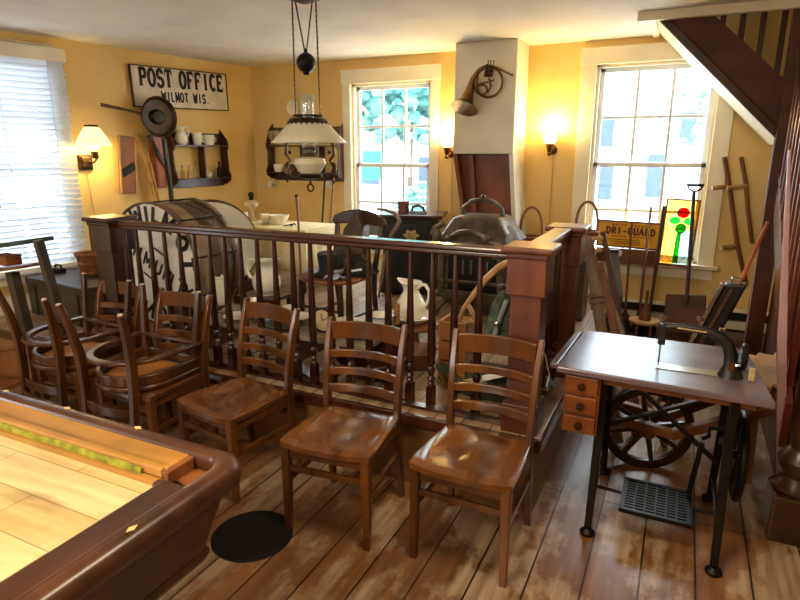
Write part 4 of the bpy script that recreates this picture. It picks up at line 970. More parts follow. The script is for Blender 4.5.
r = thing('iron_trivet', 'dark curled iron trivet beside the white bowl on the lace table', 'trivet', tp(288, -.14)); m = MB(); m.tube([(-.05, 0, .01), (-.02, .03, .012), (.02, -.02, .02), (.06, .02, .03), (.08, .0, .02)], .006, 6); m.tube([(.0, .03, .01), (.03, .03, .015), (.05, -.02, .01)], .005, 6); m.build('frame', 'iron', r)
def stick(name, label, cat, pts, rad, mat, Y, end=None, endname='tip'):
    P = [at(x, y, Y=Y+dy) for x, y, dy in pts]
    if name in ('curved_cane', 'walking_stick'): P[-1].z = PZ+.005
    r = thing(name, label, cat, P[-1])
    m = MB(); m.tube(P, rad, 8); m.build('shaft', mat, r, world=True)
    if end: m = MB(); end(m, P); m.build(endname, 'iron' if endname == 'tip' else mat, r, world=True)
    return r
stick('walking_stick', 'short thin walking stick standing in front of the lace table', 'walking stick', [(296.5, 196, -.02), (298.5, 225, -.08), (302, 296, -.2)], [.012, .010, .009], 'mdwood', 4.05, lambda m, P: m.ball(P[0], .016, 8, 6))
stick('iron_rod', 'dark iron rod leaning on the back wall under the lamp', 'rod', [(325, 176, .05), (322, 229, -.05), (319.5, 272, -.12)], .011, 'iron', 5.12, lambda m, P: m.ball(P[0], .018, 8, 6), 'knob')
stick('wooden_pole', 'long brown wooden pole leaning on the back wall left of the window', 'pole', [(334.5, 168, .07), (330, 229, -.05), (326.5, 273, -.14)], .012, 'mdwood', 5.12, lambda m, P: m.ball(P[0], .015, 8, 6), 'knob')

# ---- tall pitcher and things on the low bench
BZ = .60; BYc = 2.90
r = thing('display_bench', 'low rough plank bench holding dishes behind the railing spindles', 'bench', (-2.15, BYc, PZ))
m = MB(); m.box((0, -.11, BZ-PZ-.015), (1.30, .18, .028)); m.box((0, .09, BZ-PZ-.015), (1.27, .19, .026)); m.build('plank_top', 'greywood', r, smooth=0, bevel=.004)
for k in (-.55, .12): m = MB(); m.box((k, 0, (BZ-PZ-.03)/2), (.04, .34, BZ-PZ-.03)); m.build('trestle', 'mdwood', r, smooth=0)
def bp(px, dy=0, z=BZ): q = at(px, 300, Y=BYc+dy); return (q.x, BYc+dy, z+.0)
jt = thing('side_stand', 'small dark wooden stand under the tall white pitcher', 'stand', (at(266, 290, Y=3.45).x, 3.45, PZ))
sz = at(262, 293, Y=3.45).z
m = MB(); m.box((0, 0, sz-PZ-.012), (.34, .3, .024)); m.build('top', 'dkwoodx', jt, smooth=0, bevel=.004)
for a in (-1, 1):
    for b in (-1, 1): m = MB(); m.box((a*.13, b*.11, (sz-PZ-.024)/2), (.03, .03, sz-PZ-.024)); m.build('leg', 'dkwood', jt, smooth=0)
q = at(267, 292, Y=3.45); jug('tall_pitcher', 'tall white pitcher with big handle behind the second chair from the left', (q.x, 3.45, sz), .26, .105, rz=PI+.2)
q = bp(252, .05); bowl('patterned_bowl', 'white bowl with dark pattern at the left end of the bench', q, .10, .075, 'china', rim='ink')
for i, (px_, dy, rr, mt, lb) in enumerate(((238, -.06, .10, 'china', 'white plate at the far left end of the low bench'), (272, .03, .13, 'enamel', 'grey enamel pan lying beside the patterned bowl on the bench'), (283, -.10, .12, 'iron', 'black iron skillet on the front edge of the bench'), (296, .09, .10, 'china', 'white plate in the middle of the bench behind the skillet'))):
    plate('plate' if mt == 'china' else ('enamel_pan' if mt == 'enamel' else 'skillet'), lb, bp(px_, dy), rr, mt, rim='blackfelt' if mt == 'enamel' else None, cat='plate' if mt == 'china' else 'pan')
cup('small_cup', 'small white cup beside the enamel pan on the bench', bp(288, .12), .07, .035)
r = thing('round_clock', 'round tan-faced clock with black rim leaning on the bench', 'clock', bp(322, -.08, BZ+.0)); m = MB(); m.lathe([(.001, 0), (.065, 0), (.065, .03), (.001, .03)], (0, 0, .072), 24, 'y'); m.build('face', 'lace', r, smooth=20); m = MB(); m.shell([(.072, -.006), (.072, .034)], (0, 0, .072), 24, 'y'); m.build('rim', 'blackfelt', r, solid=.008); m = MB(); m.bar([(0, -.003, .072), (.035, -.003, .095)], .005, .002, up=(0, 1, 0)); m.bar([(0, -.003, .072), (-.01, -.003, .115)], .005, .002, up=(0, 1, 0)); m.build('hands', 'ink', r, smooth=0)
for k in range(4): plate('dinner_plate', ('bottom', 'second lowest', 'third', 'topmost')[k]+' plate of the white stack on the bench behind the middle chair', (bp(345, .0)[0], BYc, BZ+k*.012), .115-.002*k, 'china', group='stacked plates on the bench')
q = bp(362, -.02); plate('dark_tray', 'dark oval tray on the bench right of the plate stack', q, .13, 'iron', cat='tray')
bowl('enamel_bowl', 'white bowl with a grey band at the right end of the bench', bp(381, .10, BZ), .10, .085, 'china', rim='enamel')
r = thing('coil_of_wire', 'loose coil of thin black wire on the platform floor behind the chairs', 'wire', (-2.1, 2.64, PZ+.006))
m = MB(); m.tube([(math.cos(k*.5)*(.16+.03*math.sin(k*1.3)), math.sin(k*.5)*.09, .01+.012*math.sin(k*.9)+.0012*k) for k in range(44)], .004, 5); m.build('loop', 'blackfelt', r)
r = thing('blue_rag', 'crumpled pale blue rag on the platform floor behind the middle chair back', 'rag', (at(343, 345, Z=PZ).x+.06, 2.62, PZ)); m = MB(); m.grid(lambda i, j: (-.09+.18*i+.01*math.sin(j*9), -.06+.12*j, .01+.045*abs(math.sin(i*5+1)*math.sin(j*4+.5))), 14, 12); m.build('cloth', 'blue', r, solid=.003)

# ---- victorian chair with pouch and hats
VX, VY = -2.06, 3.30
r = thing('side_chair', 'dark old side chair with curved crest rail and leather pouch on its back', 'chair', (VX, VY, PZ), -.15)
m = MB(); m.prism([(.235*math.cos(a)*(1 if math.sin(a) < 0 else .92), -.02+.22*math.sin(a)) for a in [2*PI*k/28 for k in range(28)]], .026, lambda u, v, w: (u, v, .42+w)); m.build('seat', 'mdwood', r, smooth=40, bevel=.008)
for sx in (-1, 1):
    m = MB(); m.lathe([(.012, 0), (.02, .08), (.015, .14), (.022, .26), (.017, .42)], (sx*.17, -.17, 0), 10); m.build('leg', 'dkwood', r)
    m = MB(); m.bar([(sx*.16, .24, 0), (sx*.165, .20, .3), (sx*.175, .19, .45), (sx*.185, .23, .64), (sx*.20, .265, .78)], .03, .03, up=(0, 1, 0)); m.build('back_post', 'dkwood', r, smooth=30, bevel=.005)
m = MB(); m.bar([(.225*t, .27-.02*abs(t), .775+.035*(1-t*t)-.02*(abs(t) > .9)) for t in (-1, -.9, -.6, -.3, 0, .3, .6, .9, 1)], .026, [.04, .06, .085, .095, .10, .095, .085, .06, .04]); m.build('crest_rail', 'dkwoodx', r, smooth=40, bevel=.008)
m = MB(); m.bar([(.17*t, .215, .62+.02*(1-t*t)) for t in (-1, -.5, 0, .5, 1)], .02, .05); m.build('mid_rail', 'dkwoodx', r, smooth=40, bevel=.004)
for sx in (-1, 1): m = MB(); m.tube([(sx*.17, -.17, .18), (sx*.163, .21, .18)], .01); m.build('stretcher', 'dkwood', r)
m = MB(); m.tube([(-.17, -.17, .24), (.17, -.17, .24)], .01); m.build('stretcher', 'dkwood', r)
Vm = Matrix.Translation((VX, VY, PZ)) @ Matrix.Rotation(-.15, 4, 'Z')
def vc(x, y, z): return Vm @ Vector((x, y, z))
r = thing('leather_pouch', 'dark olive leather pouch draped over the side chair back', 'pouch', vc(.0, .235, .46), -.15)
m = MB(); m.loft([[(-.03, -.0, .385), (.03, -.0, .385), (.03, .05, .385), (-.03, .05, .385)], [(-.08, -.05, .27), (.075, -.05, .27), (.07, .06, .27), (-.07, .06, .27)], [(-.135, -.09, .08), (.12, -.085, .10), (.11, -.01, .10), (-.12, -.01, .08)], [(-.14, -.10, -.0), (.11, -.10, -.02), (.10, -.03, -.02), (-.12, -.03, -.0)]]); m.build('body', 'leather', r, smooth=60, bevel=.012)
m = MB(); m.add([(-.10, -.094, .05), (.12, -.10, .12), (.105, -.075, .24), (.01, -.008, .39), (-.07, -.06, .27)], [(0, 1, 2, 3, 4)]); m.build('flap', 'leather', r, smooth=0, solid=.008)
r = thing('top_hat', 'black felt top hat sitting on the side chair seat', 'hat', vc(-.02, -.03, .447)); m = MB(); m.lathe([(.001, .15), (.085, .15), (.09, .14), (.08, .05), (.085, .012), (.13, .012), (.14, .02), (.13, .0), (.001, .0)], (0, 0, 0), 24, 'z', 1, 1.1); m.build('crown_and_brim', 'blackfelt', r); m = MB(); m.shell([(.087, .014), (.083, .045)], (0, 0, 0), 24); m.build('band', 'enamel', r, solid=.003)
r = thing('bowler_hat', 'crumpled black hat with pale lining behind the top hat on the chair seat', 'hat', vc(.135, .10, .447)); m = MB(); m.lathe([(.001, .11), (.05, .10), (.08, .06), (.085, .015), (.11, .01), (.12, .02), (.11, .0), (.001, .0)], (0, 0, 0), 20); m.build('crown_and_brim', 'blackfelt', r); m = MB(); m.tube([(-.08, -.05, .03), (-.02, -.1, .035), (.05, -.09, .05)], .008); m.build('ribbon', 'paperwhite', r)
for i, (x, y) in enumerate(((-.15, -.06), (.10, -.14))):
    r = thing('blue_cloth', ('folded pale blue cloth at the left of the side chair seat', 'folded pale blue cloth at the right front of the side chair seat')[i], 'cloth', vc(x, y, .447), group='blue cloths on the chair seat'); m = MB(); m.grid(lambda a, b: (-.055+.11*a, -.045+.09*b, .006+.02*abs(math.sin(a*4+b*3))), 8, 8); m.build('cloth', 'blue', r, solid=.004)

# ---- black parlour cabinet
KY = 4.62; ka, kb = at(381, 215, Y=KY), at(428, 217, Y=KY); kw = kb.x-ka.x; kz = at(405, 214, Y=KY).z-PZ-.035; kx = (ka.x+kb.x)/2
r = thing('black_cabinet', 'black cabinet with gilt ornament and brown top under the back left window', 'cabinet', (kx-.02, KY+.2, PZ), .26)
m = MB(); m.box((0, 0, kz/2), (kw, .36, kz)); m.build('body', 'black', r, smooth=0, bevel=.008)
m = MB(); m.box((.02, -.02, kz+.015), (kw+.12, .46, .03)); m.build('top', 'dkwoodx', r, smooth=0, bevel=.008)
m = MB(); m.box((0, -.185, kz*.72), (kw*.82, .012, kz*.42)); d = m.build('door', 'black', r, smooth=0, bevel=.004)
m = MB(); zc = kz-.15
m.prism([(.062*math.cos(a)*(1+.2*math.cos(6*a)), .044*math.sin(a)*(1+.2*math.cos(6*a))) for a in [2*PI*k/40 for k in range(40)]], .008, lambda u, v, w: (u+.03, -.199+w, v+zc)); m.lathe([(.02, 0), (.028, .006), (.012, .012)], (.03, -.206, zc), 12, 'y'); m.build('gilt_ornament', 'gold', d, smooth=0)
m = MB(); m.box((0, -.2, .08), (kw+.03, .03, .14)); m.build('plinth', 'black', r, smooth=0, bevel=.004)
zt = PZ+kz+.03
def kt(px, dy=.1): q = at(px, 210, Y=KY+dy); return (q.x, KY+dy, zt+.001)
r = thing('small_wooden_box', 'small brown wooden box on top of the black cabinet', 'box', kt(403.5)); m = MB(); m.box((0, 0, .048), (.075, .08, .096)); m.build('body', 'mdwood', r, smooth=0, bevel=.006); m = MB(); m.box((0, 0, .10), (.08, .085, .012)); m.build('lid', 'mdwood', r, smooth=0, bevel=.004)
r = thing('flat_iron', 'small dark flat iron with arched handle on the black cabinet top', 'iron', kt(418, .12)); m = MB(); m.prism([(-.07, -.03), (.05, -.035), (.085, 0), (.05, .035), (-.07, .03)], .022, lambda u, v, w: (u, v, w)); m.build('sole', 'enamel', r, smooth=0, bevel=.003); m = MB(); m.tube([(-.06, 0, .02), (-.05, 0, .055), (.0, 0, .07), (.05, 0, .055), (.06, 0, .02)], .012); m.build('handle', 'rust', r)
stick('curved_cane', 'bent pale wooden cane hooked at the left of the black cabinet', 'cane', [(377, 209, 0), (386, 210, -.02), (396, 214, -.04), (399.5, 221, -.05), (396, 228, -.06), (391, 235, -.06), (384, 262, -.05), (380, 290, 0), (379, 330, 0)], [.012, .014, .016, .017, .017, .016, .014, .012, .012], 'greywood', 4.42)

# ---- wash pitcher, basin, stand
WY = 3.28; wz = at(413, 322, Y=WY).z
r = thing('wash_stand', 'small round wooden stand under the white wash pitcher', 'stand', (at(414, 320, Y=WY).x, WY, PZ)); m = MB(); m.lathe([(.001, wz-PZ-.025), (.16, wz-PZ-.025), (.165, wz-PZ-.012), (.16, wz-PZ), (.001, wz-PZ)], (0, 0, 0), 24); m.build('top', 'mdwood', r); m = MB(); m.lathe([(.10, 0), (.10, .02), (.04, .04), (.03, .12), (.05, wz-PZ-.025)], (0, 0, 0), 16); m.build('pedestal', 'mdwood', r)
q = at(411, 320, Y=WY); bowl('wash_basin', 'wide pale basin under the big white pitcher', (q.x, WY, wz), .05, .155, 'china')
jug('wash_pitcher', 'big white wash pitcher with curled handle standing in a basin', (q.x, WY, wz+.012), .25, .092, rz=-.2, belly=1.06)
crock('wooden_peg', 'turned orange wooden cup left of the wash pitcher', 394, 304, 400, 324, 3.05, 'ply', 'cup')
bowl('brown_bowl', 'brown turned wooden bowl on the floor below the wash pitcher', (at(418, 340, Y=3.0).x, 3.0, PZ), .12, .12, 'mdwood')
r = thing('mixing_bowl', 'large dark wooden bowl tilted behind the middle chair', 'bowl', (at(374, 352, Y=2.78).x, 2.78, PZ+.012)); r.rotation_euler = (.07, -.04, 0)
m = MB(); m.lathe([(.001, 0), (.11, 0), (.17, .04), (.215, .115), (.225, .12), (.205, .115), (.16, .05), (.09, .02), (.001, .018)], (0, 0, 0), 30); m.build('body', 'dkwoodx', r); m = MB(); m.shell([(.206, .118), (.226, .122)], (0, 0, 0), 30); m.build('rim', 'mdwood', r, solid=.006)
# ---- green trough and things
tx, ty = at(516, 372, Z=PZ).x, 2.78
r = thing('dough_trough', 'long dark green wooden trough filled with odds behind the right chair', 'trough', (tx-.03, ty+.05, PZ), -.06)
def oval(a, b, z, n=28): return [(a*math.cos(2*PI*k/n), b*math.sin(2*PI*k/n), z) for k in range(n)]
m = MB(); m.loft([oval(.24, .11, 0), oval(.33, .17, .10), oval(.335, .175, .105), oval(.31, .155, .10), oval(.22, .09, .02)]); m.build('body', 'greencase', r, smooth=50)
for i, (x, y, a, c_, nm, lb) in enumerate(((.02, .03, .3, 'linen', 'folded_paper', 'white folded card lying in the green trough'), (-.10, -.03, .9, 'gold', 'brass_lid', 'round yellow brass lid in the green trough'), (.16, -.02, 1.3, 'paperwhite', 'paper_sheet', 'pale slanted paper sheet at the right end of the green trough'))):
    t = thing(nm, lb, 'paper' if i != 1 else 'lid', (tx-.03+x, ty+.05+y, PZ+.045), a); m = MB()
    if i == 1: m.lathe([(.001, .02), (.03, .018), (.07, .004), (.075, 0), (.001, 0)], (0, 0, 0), 20); m.build('lid', c_, t); m = MB(); m.ball((0, 0, .026), .01, 8, 6); m.build('knob', c_, t)
    else:
        m.grid(lambda u, v: (-.09+.18*u, -.05+.1*v, .03+.05*u+.01*math.sin(v*4)), 6, 6); m.build('sheet', c_, t, solid=.003)
r = thing('carpet_bag', 'green patterned carpet bag slanting against the right newel', 'bag', (at(503, 320, Y=2.72).x, 2.74, PZ)); 
pts = [at(x, y, Y=2.72) for x, y in ((479, 347), (490, 304), (499, 291), (509, 289), (516, 300), (515, 350))]; cx_ = sum(p.x for p in pts)/6
m = MB(); m.add([tuple(p) for p in pts]+[(p.x+.03, p.y+.12, p.z) for p in pts], [tuple(range(5, -1, -1)), tuple(range(6, 12))]+[(i, (i+1) % 6, (i+1) % 6+6, i+6) for i in range(6)]); m.build('body', 'paisley', r, world=True, smooth=0, bevel=.015)
m = MB(); P = [at(x, y, Y=2.70) for x, y in ((492, 345), (500, 318), (507, 300))]; m.tube(P, .012, 8); m.build('piping', 'enamel', r, world=True); m = MB(); m.ball(at(497, 324, Y=2.69), .018, 10, 8); m.build('clasp', 'chrome', r, world=True)
a = at(456, 331, Y=2.95); crate('small_crate', 'small orange wooden box behind the right chair', (a.x, 2.97, PZ), (.16, .16, max(.12, at(456, 322, Y=2.9).z-PZ)), 'ply')
stick('scythe_snath', 'curved pale wooden scythe snath leaning before the stove', 'snath', [(458, 322, 0), (464, 308, 0), (475, 293, 0), (486, 279, .02), (498, 268, .04), (512, 260, .06), (524, 256, .08)], [.012, .014, .017, .019, .019, .018, .017], 'ltwood', 2.86, lambda m, P: (m.bar([at(467.5, 304, Y=2.86), at(477, 321, Y=2.86)], .02, .02), m.bar([at(459, 321.5, Y=2.86), at(476, 321.5, Y=2.86)], .014, .014)), 'brace')

# ---- parlour stove
SY_ = 4.30; sa, sb = at(443, 252, Y=SY_-.2), at(518, 255, Y=SY_-.2); sx = (sa.x+sb.x)/2-.05; sw = (sb.x-sa.x)*.98; zr = at(480, 243, Y=SY_-.22).z-PZ; ztop = at(480, 215, Y=SY_).z-PZ
r = thing('parlor_stove', 'ornate grey cast-iron parlor stove with arched top handle before the chimney', 'stove', (sx, SY_, PZ))
m = MB(); m.loft([rrect(-sw/2+.06, -.17, sw/2-.06, .2, .04, .10, 4), rrect(-sw/2+.03, -.2, sw/2-.03, .23, .05, .2, 4), rrect(-sw/2+.03, -.21, sw/2-.03, .22, .05, .24, 4), rrect(-sw/2+.02, -.22, sw/2-.02, .22, .05, zr-.02, 4)]); m.build('firebox', 'stove', r, smooth=40)
m = MB(); m.loft([rrect(-sw/2-.02, -.25, sw/2+.02, .27, .05, .17, 4), rrect(-sw/2-.03, -.26, sw/2+.03, .28, .05, .2, 4), rrect(-sw/2+.03, -.2, sw/2-.03, .23, .05, .23, 4)]); m.build('hearth_ledge', 'stove', r, smooth=40)
m = MB(); m.loft([rrect(-sw/2, -.24, sw/2, .26, .05, zr-.03, 4), rrect(-sw/2-.01, -.25, sw/2+.01, .27, .05, zr, 4), rrect(-sw/2+.03, -.21, sw/2-.03, .23, .06, zr+.06, 4), rrect(-sw/2+.09, -.17, sw/2-.09, .19, .05, ztop-.02, 4), rrect(-sw/2+.12, -.14, sw/2-.12, .16, .05, ztop, 4)]); m.build('domed_top', 'stove', r, smooth=40)
for z in (.30, zr*.36, zr-.09): m = MB(); m.loft([rrect(-sw/2+.005, -.235, sw/2-.005, .23, .05, z-.014, 4), rrect(-sw/2-.005, -.245, sw/2+.005, .235, .05, z, 4), rrect(-sw/2+.005, -.235, sw/2-.005, .23, .05, z+.014, 4)]); m.build('band_moulding', 'stove', r, smooth=40)
for sg in (-1, 1): m = MB(); m.tube([(sg*sw*.40, -.235, .26), (sg*sw*.41, -.25, zr*.5), (sg*sw*.40, -.235, zr-.04)], [.026, .016, .026], 10); m.ball((sg*sw*.40, -.25, zr*.5), .03, 10, 8); m.build('corner_column', 'stove', r)
m = MB(); m.bar([(sw*.33*math.cos(a), -.235, zr*.62+zr*.20+.10*math.sin(a)) for a in [PI*k/12 for k in range(13)]], .025, .03, up=(0, 1, 0)); m.build('door_arch', 'stove', r, smooth=40)
m = MB(); m.tube([(-.16, 0, ztop-.02), (-.15, 0, ztop+.05), (-.09, 0, ztop+.10), (0, 0, ztop+.12), (.09, 0, ztop+.10), (.15, 0, ztop+.05), (.16, 0, ztop-.02)], [.02, .018, .017, .02, .017, .018, .02]); m.ball((0, 0, ztop+.135), .022, 10, 8); m.build('top_handle', 'stove', r)
m = MB(); m.tube([(-sw/2+.04, -.26, zr+.01), (-.16, -.27, zr+.03), (-.08, -.28, zr+.075), (.0, -.28, zr+.085), (.08, -.28, zr+.06), (.15, -.275, zr+.015), (sw/2-.04, -.265, zr-.01)], [.014, .018, .022, .022, .022, .018, .014]); m.ball((.12, -.285, zr+.04), .03, 10, 8); m.ball((-.17, -.28, zr+.03), .022, 10, 8); m.build('scroll_moulding', 'stove', r)
for sg in (-1, 1):
    m = MB(); m.ball((sg*(sw/2+.0), -.22, zr+.03), .045, 10, 8, (.8, .7, 1.3)); m.ball((sg*(sw/2+.03), -.2, zr-.03), .03, 10, 8); m.tube([(sg*(sw/2-.03), -.15, ztop-.06), (sg*(sw/2+.02), -.2, zr+.09), (sg*(sw/2+.045), -.22, zr+.04)], [.02, .024, .016]); m.build('corner_scroll', 'enamel' if sg > 0 else 'stove', r)
m = MB(); m.box((0, -.215, zr*.62), (sw*.66, .03, zr*.46)); d = m.build('door', 'iron', r, smooth=0, bevel=.01)
m = MB()
for k in range(5): m.bar([(-sw*.22+k*sw*.11, -.235, zr*.60), (-sw*.22+k*sw*.11, -.235, zr*.78)], .012, .012)
m.build('door_grate', 'stove', d, smooth=0)
for a in (-1, 1):
    for b in (-1, 1): m = MB(); m.tube([(a*(sw/2-.06), b*.15, .14), (a*(sw/2-.0), b*.18, .06), (a*(sw/2+.01), b*.19, 0)], [.03, .022, .018]); m.build('leg', 'stove', r)

# ---- hoop-handled baskets on a crate behind the newels
def basket(name, label, px, py, Y, hw, hh, base_z):
    q = at(px, py, Y=Y); r = thing(name, label, 'basket', (q.x, Y, q.z))
    m = MB(); m.lathe([(.001, 0), (hw*.8, 0), (hw*1.0, .05), (hw*1.1, .11), (hw*1.06, .11), (hw*.95, .05), (hw*.76, .012), (.001, .012)], (0, 0, 0), 24); m.build('body', 'wicker', r)
    m = MB(); m.tube([(math.cos(2*PI*k/24)*hw*1.1, math.sin(2*PI*k/24)*hw*1.1, .11) for k in range(24)], .010, 6, True); m.build('rim', 'wicker', r)
    m = MB(); m.bar([(-hw*1.06, 0, .09)]+[(-hw*1.04*math.cos(PI*k/14), 0, .14+(hh-.14)*math.sin(PI*k/14)**.8) for k in range(0, 15)]+[(hw*1.06, 0, .09)], .02, .008, up=(0, 1, 0)); m.build('hoop_handle', 'wicker', r, smooth=40)
    return q
q = basket('hoop_basket', 'shallow splint basket with tall hoop handle right of the stove', 530, 250, 4.72, .085, .345, 0)
crate('plank_crate', 'tall plank crate under the hoop basket right of the stove', (q.x, 4.72, PZ), (.22, .24, q.z-PZ), 'mdwood')
q = basket('hoop_basket', 'splint basket with hoop handle behind the far newel by the yellow sign', 585, 246, 4.55, .075, .33, 0)
crate('plank_crate', 'tall plank crate under the basket behind the far newel', (q.x-.07, 4.55, PZ), (.2, .26, q.z-PZ), 'dkwood')

# ================================================================ RIGHT BACK CORNER
ST = .24                                   # low step
SILL = .735
# yellow DRI-GUARD sign on the sill
c = at(628.5, 234.5, Y=5.22); ha, hb = at(598, 220, Y=5.22), at(659, 250, Y=5.22); gw, gh = hb.x-ha.x-.01, .215
r = thing('advertising_sign', 'yellow DRI-GUARD tin sign with dark border standing in the right window', 'sign', (c.x, 5.215, c.z)); r.rotation_euler = (.06, .02, 0)
m = MB(); m.box((0, 0, 0), (gw, .012, gh)); m.build('board', 'signyel', r, smooth=0)
m = MB()
for s in (-1, 1): m.box((s*gw/2, -.002, 0), (.010, .018, gh+.01)); m.box((0, -.002, s*gh/2), (gw, .018, .012))
m.build('border', 'signink', r, smooth=0)
m = MB(); cw_ = (gw*.80)/9
letters(m, 'DRI-GUARD', cw_*.88, .058, .013, lambda i, u, v: (-gw*.37+i*cw_+u, -.0075, .0+v))
m.build('lettering', 'signink', r, smooth=0); m = MB(); letters(m, 'WATER', .016, .018, .004, lambda i, u, v: (-gw*.27+i*.024+u, -.0075, .07+v)); letters(m, 'PROOF', .016, .018, .004, lambda i, u, v: (gw*.09+i*.024+u, -.0075, .066+v))
m.build('caption', 'signink', r, smooth=0); m = MB()
for k, (z, a, b) in enumerate(((-.018, -.28, -.02), (-.018, .08, .36), (-.045, -.36, .2), (-.062, -.2, .2), (-.078, -.2, .2))): m.box((gw*(a+b)/2, -.0075, z), (gw*(b-a), .001, .005))
m.build('fine_print', 'signink', r, smooth=0)
r = thing('wooden_strip', 'dark wooden strip on the right window sill under the yellow sign', 'wood strip', (c.x+.0, 5.215, SILL)); m = MB(); hh = c.z-gh/2-SILL-.012; m.box((0, 0, hh/2), (gw, .05, hh)); m.build('strip', 'mdwood', r, smooth=0, bevel=.004); m = MB(); m.lathe([(.03, 0), (.03, .004)], (-.06, -.03, hh*.7), 14, 'y'); m.build('paper_seal', 'paperwhite', r)
# stained glass panel
GY = 5.20; c = at(678, 231, Y=GY); pw = (at(694.5, 230, Y=GY).x-at(660.5, 230, Y=GY).x); pz0 = SILL+.004; phh = at(681, 199, Y=GY).z-pz0
r = thing('stained_glass_panel', 'stained glass panel with red and green tulip standing on the right window sill', 'stained glass', (at(674.5, 255, Y=GY).x+.005, GY, pz0)); r.rotation_euler = (-.05, .03, 0)
m = MB()
for s in (-1, 1): m.box((s*(pw/2-.006), 0, phh/2), (.014, .02, phh))
m.box((0, 0, .010), (pw, .02, .02)); m.box((0, 0, phh-.007), (pw, .02, .014)); m.build('frame', 'mdwood', r, smooth=0)
def gl(name, poly, mat, y=0): m = MB(); m.prism(poly, .003, lambda u, v, w: (u, y+w, v)); m.build(name, mat, r, smooth=0)
P_ = pw/2-.012; H_ = phh
gl('amber_pane', [(-P_, .02), (-.018, .02), (-.012, H_*.55), (-P_, H_*.55)], 'grass_amber'); gl('clear_pane', [(.018, .02), (P_, .02), (P_, H_*.55), (.016, H_*.55)], 'grass_clear')
gl('amber_pane', [(-P_, H_*.55), (P_, H_*.55), (P_, H_-.014), (-P_, H_-.014)], 'grass_amber', .004)
gl('clear_pane', [(-.07, H_*.74), (-.03, H_*.70), (.0, H_*.9), (-.05, H_*.88)], 'grass_clear', .001)
gl('green_stem', [(-.018, .025), (.018, .025), (.016, H_*.52), (-.012, H_*.52)], 'grass_green')
def disc(cx, cz, a, b): return [(cx+a*math.cos(2*PI*k/20), cz+b*math.sin(2*PI*k/20)) for k in range(20)]
gl('red_petal', disc(.012, H_*.80, .046, .043), 'grass_red', -.003); gl('teal_petal', disc(-.042, H_*.68, .04, .030), 'grass_teal', -.003); gl('teal_petal', disc(.062, H_*.68, .04, .030), 'grass_teal', -.003); gl('green_petal', disc(.008, H_*.57, .042, .042), 'grass_green', -.004)
m = MB(); m.tube([(P_*.96*math.cos(a), -.004, H_*.5+(H_*.44)*math.sin(a)) for a in [2*PI*k/36 for k in range(36)]], .0022, 5, True); m.bar([(-P_, -.004, H_*.55), (P_, -.004, H_*.55)], .004, .004); m.bar([(.012, -.004, H_*.9), (.012, -.004, H_-.01)], .004, .004)
for s in (-.018, .018): m.bar([(s, -.004, .02), (s*.85, -.004, H_*.5)], .004, .004)
m.build('leading', 'iron', r, smooth=0)
# brooms, dolly, shovel
def pole(name, label, cat, p0, p1, Y0, Y1, rad, mat, foot=ST):
    a, b = at(*p0, Y=Y0), at(*p1, Y=Y1); r = thing(name, label, cat, (b.x, b.y, foot))
    b2 = b+(b-a)*((b.z-foot)/(a.z-b.z)) if b.z > foot else b; b2.z = max(b2.z, foot)
    m = MB(); m.tube([a, b2], rad, 10); m.build('handle', mat, r, world=True); return r, b2
G3 = 'long handled tools by the right window'
r, b = pole('broom', 'old broom with thin red-brown handle in front of the yellow sign', 'broom', (632, 222), (625, 312), 5.12, 4.92, .0095, 'redwood'); m = MB(); m.lathe([(.012, .17), (.03, .12), (.06, .0), (.001, 0)], (b.x, b.y, ST), 14, 'z', 1, .5); m.build('bristles', 'dkwood', r, world=True); m = MB(); m.shell([(.032, .11), (.033, .13)], (b.x, b.y, ST), 14); m.build('binding', 'rust', r, world=True)
r, b = pole('broom', 'second broom with red-brown handle crossing the right end of the yellow sign', 'broom', (651, 207), (639.5, 312), 5.12, 4.92, .011, 'redwood'); m = MB(); m.lathe([(.012, .18), (.03, .12), (.055, .0), (.001, 0)], (b.x, b.y, ST), 14, 'z', 1, .5); m.build('bristles', 'dkwood', r, world=True); m = MB(); m.shell([(.032, .11), (.033, .13)], (b.x, b.y, ST), 14); m.build('binding', 'rust', r, world=True)
r, b = pole('hoe', 'dark handled hoe leaning at the left edge of the stained glass', 'hoe', (664, 206), (650, 310), 5.14, 4.92, .013, 'stairwood'); m = MB(); m.box((b.x, b.y-.03, ST+.05), (.13, .012, .09)); m.build('blade', 'iron', r, world=True, smooth=0)
q = at(644.5, 321, Y=4.74); r = thing('wash_dolly', 'round pale disc wash dolly with cone hub below the brooms', 'wash dolly', (q.x, 4.74, ST)); zz = q.z-ST
m = MB(); m.lathe([(.11, zz-.01), (.118, zz), (.11, zz+.012), (.001, zz+.014)], (0, 0, 0), 24); m.build('disc', 'ltwood', r); m = MB(); m.lathe([(.045, zz+.01), (.042, zz+.05), (.03, zz+.09), (.012, zz+.15), (.010, zz+.24)], (0, 0, 0), 14); m.build('hub', 'mdwood', r)
m = MB()
for k in range(4): a = PI/4+k*PI/2; m.box((.07*math.cos(a), .07*math.sin(a), max(.012, zz-.01)/2), (.02, .02, max(.012, zz-.01)))
m.build('peg_foot', 'mdwood', r, smooth=0)
r, b = pole('shovel', 'wide wooden grain shovel with D-grip handle leaning under the stained glass', 'shovel', (694, 192), (687, 296), 5.10, 4.93, .015, 'dkwood', .44)
a = at(694.5, 192, Y=5.10); m = MB(); m.tube([a, a+Vector((-.045, 0, .025)), a+Vector((-.05, 0, .05))], .008, 6); m.tube([a, a+Vector((.045, 0, .025)), a+Vector((.05, 0, .05))], .008, 6); m.tube([a+Vector((-.06, 0, .052)), a+Vector((.06, 0, .052))], .011, 8); m.build('grip', 'iron', r, world=True)
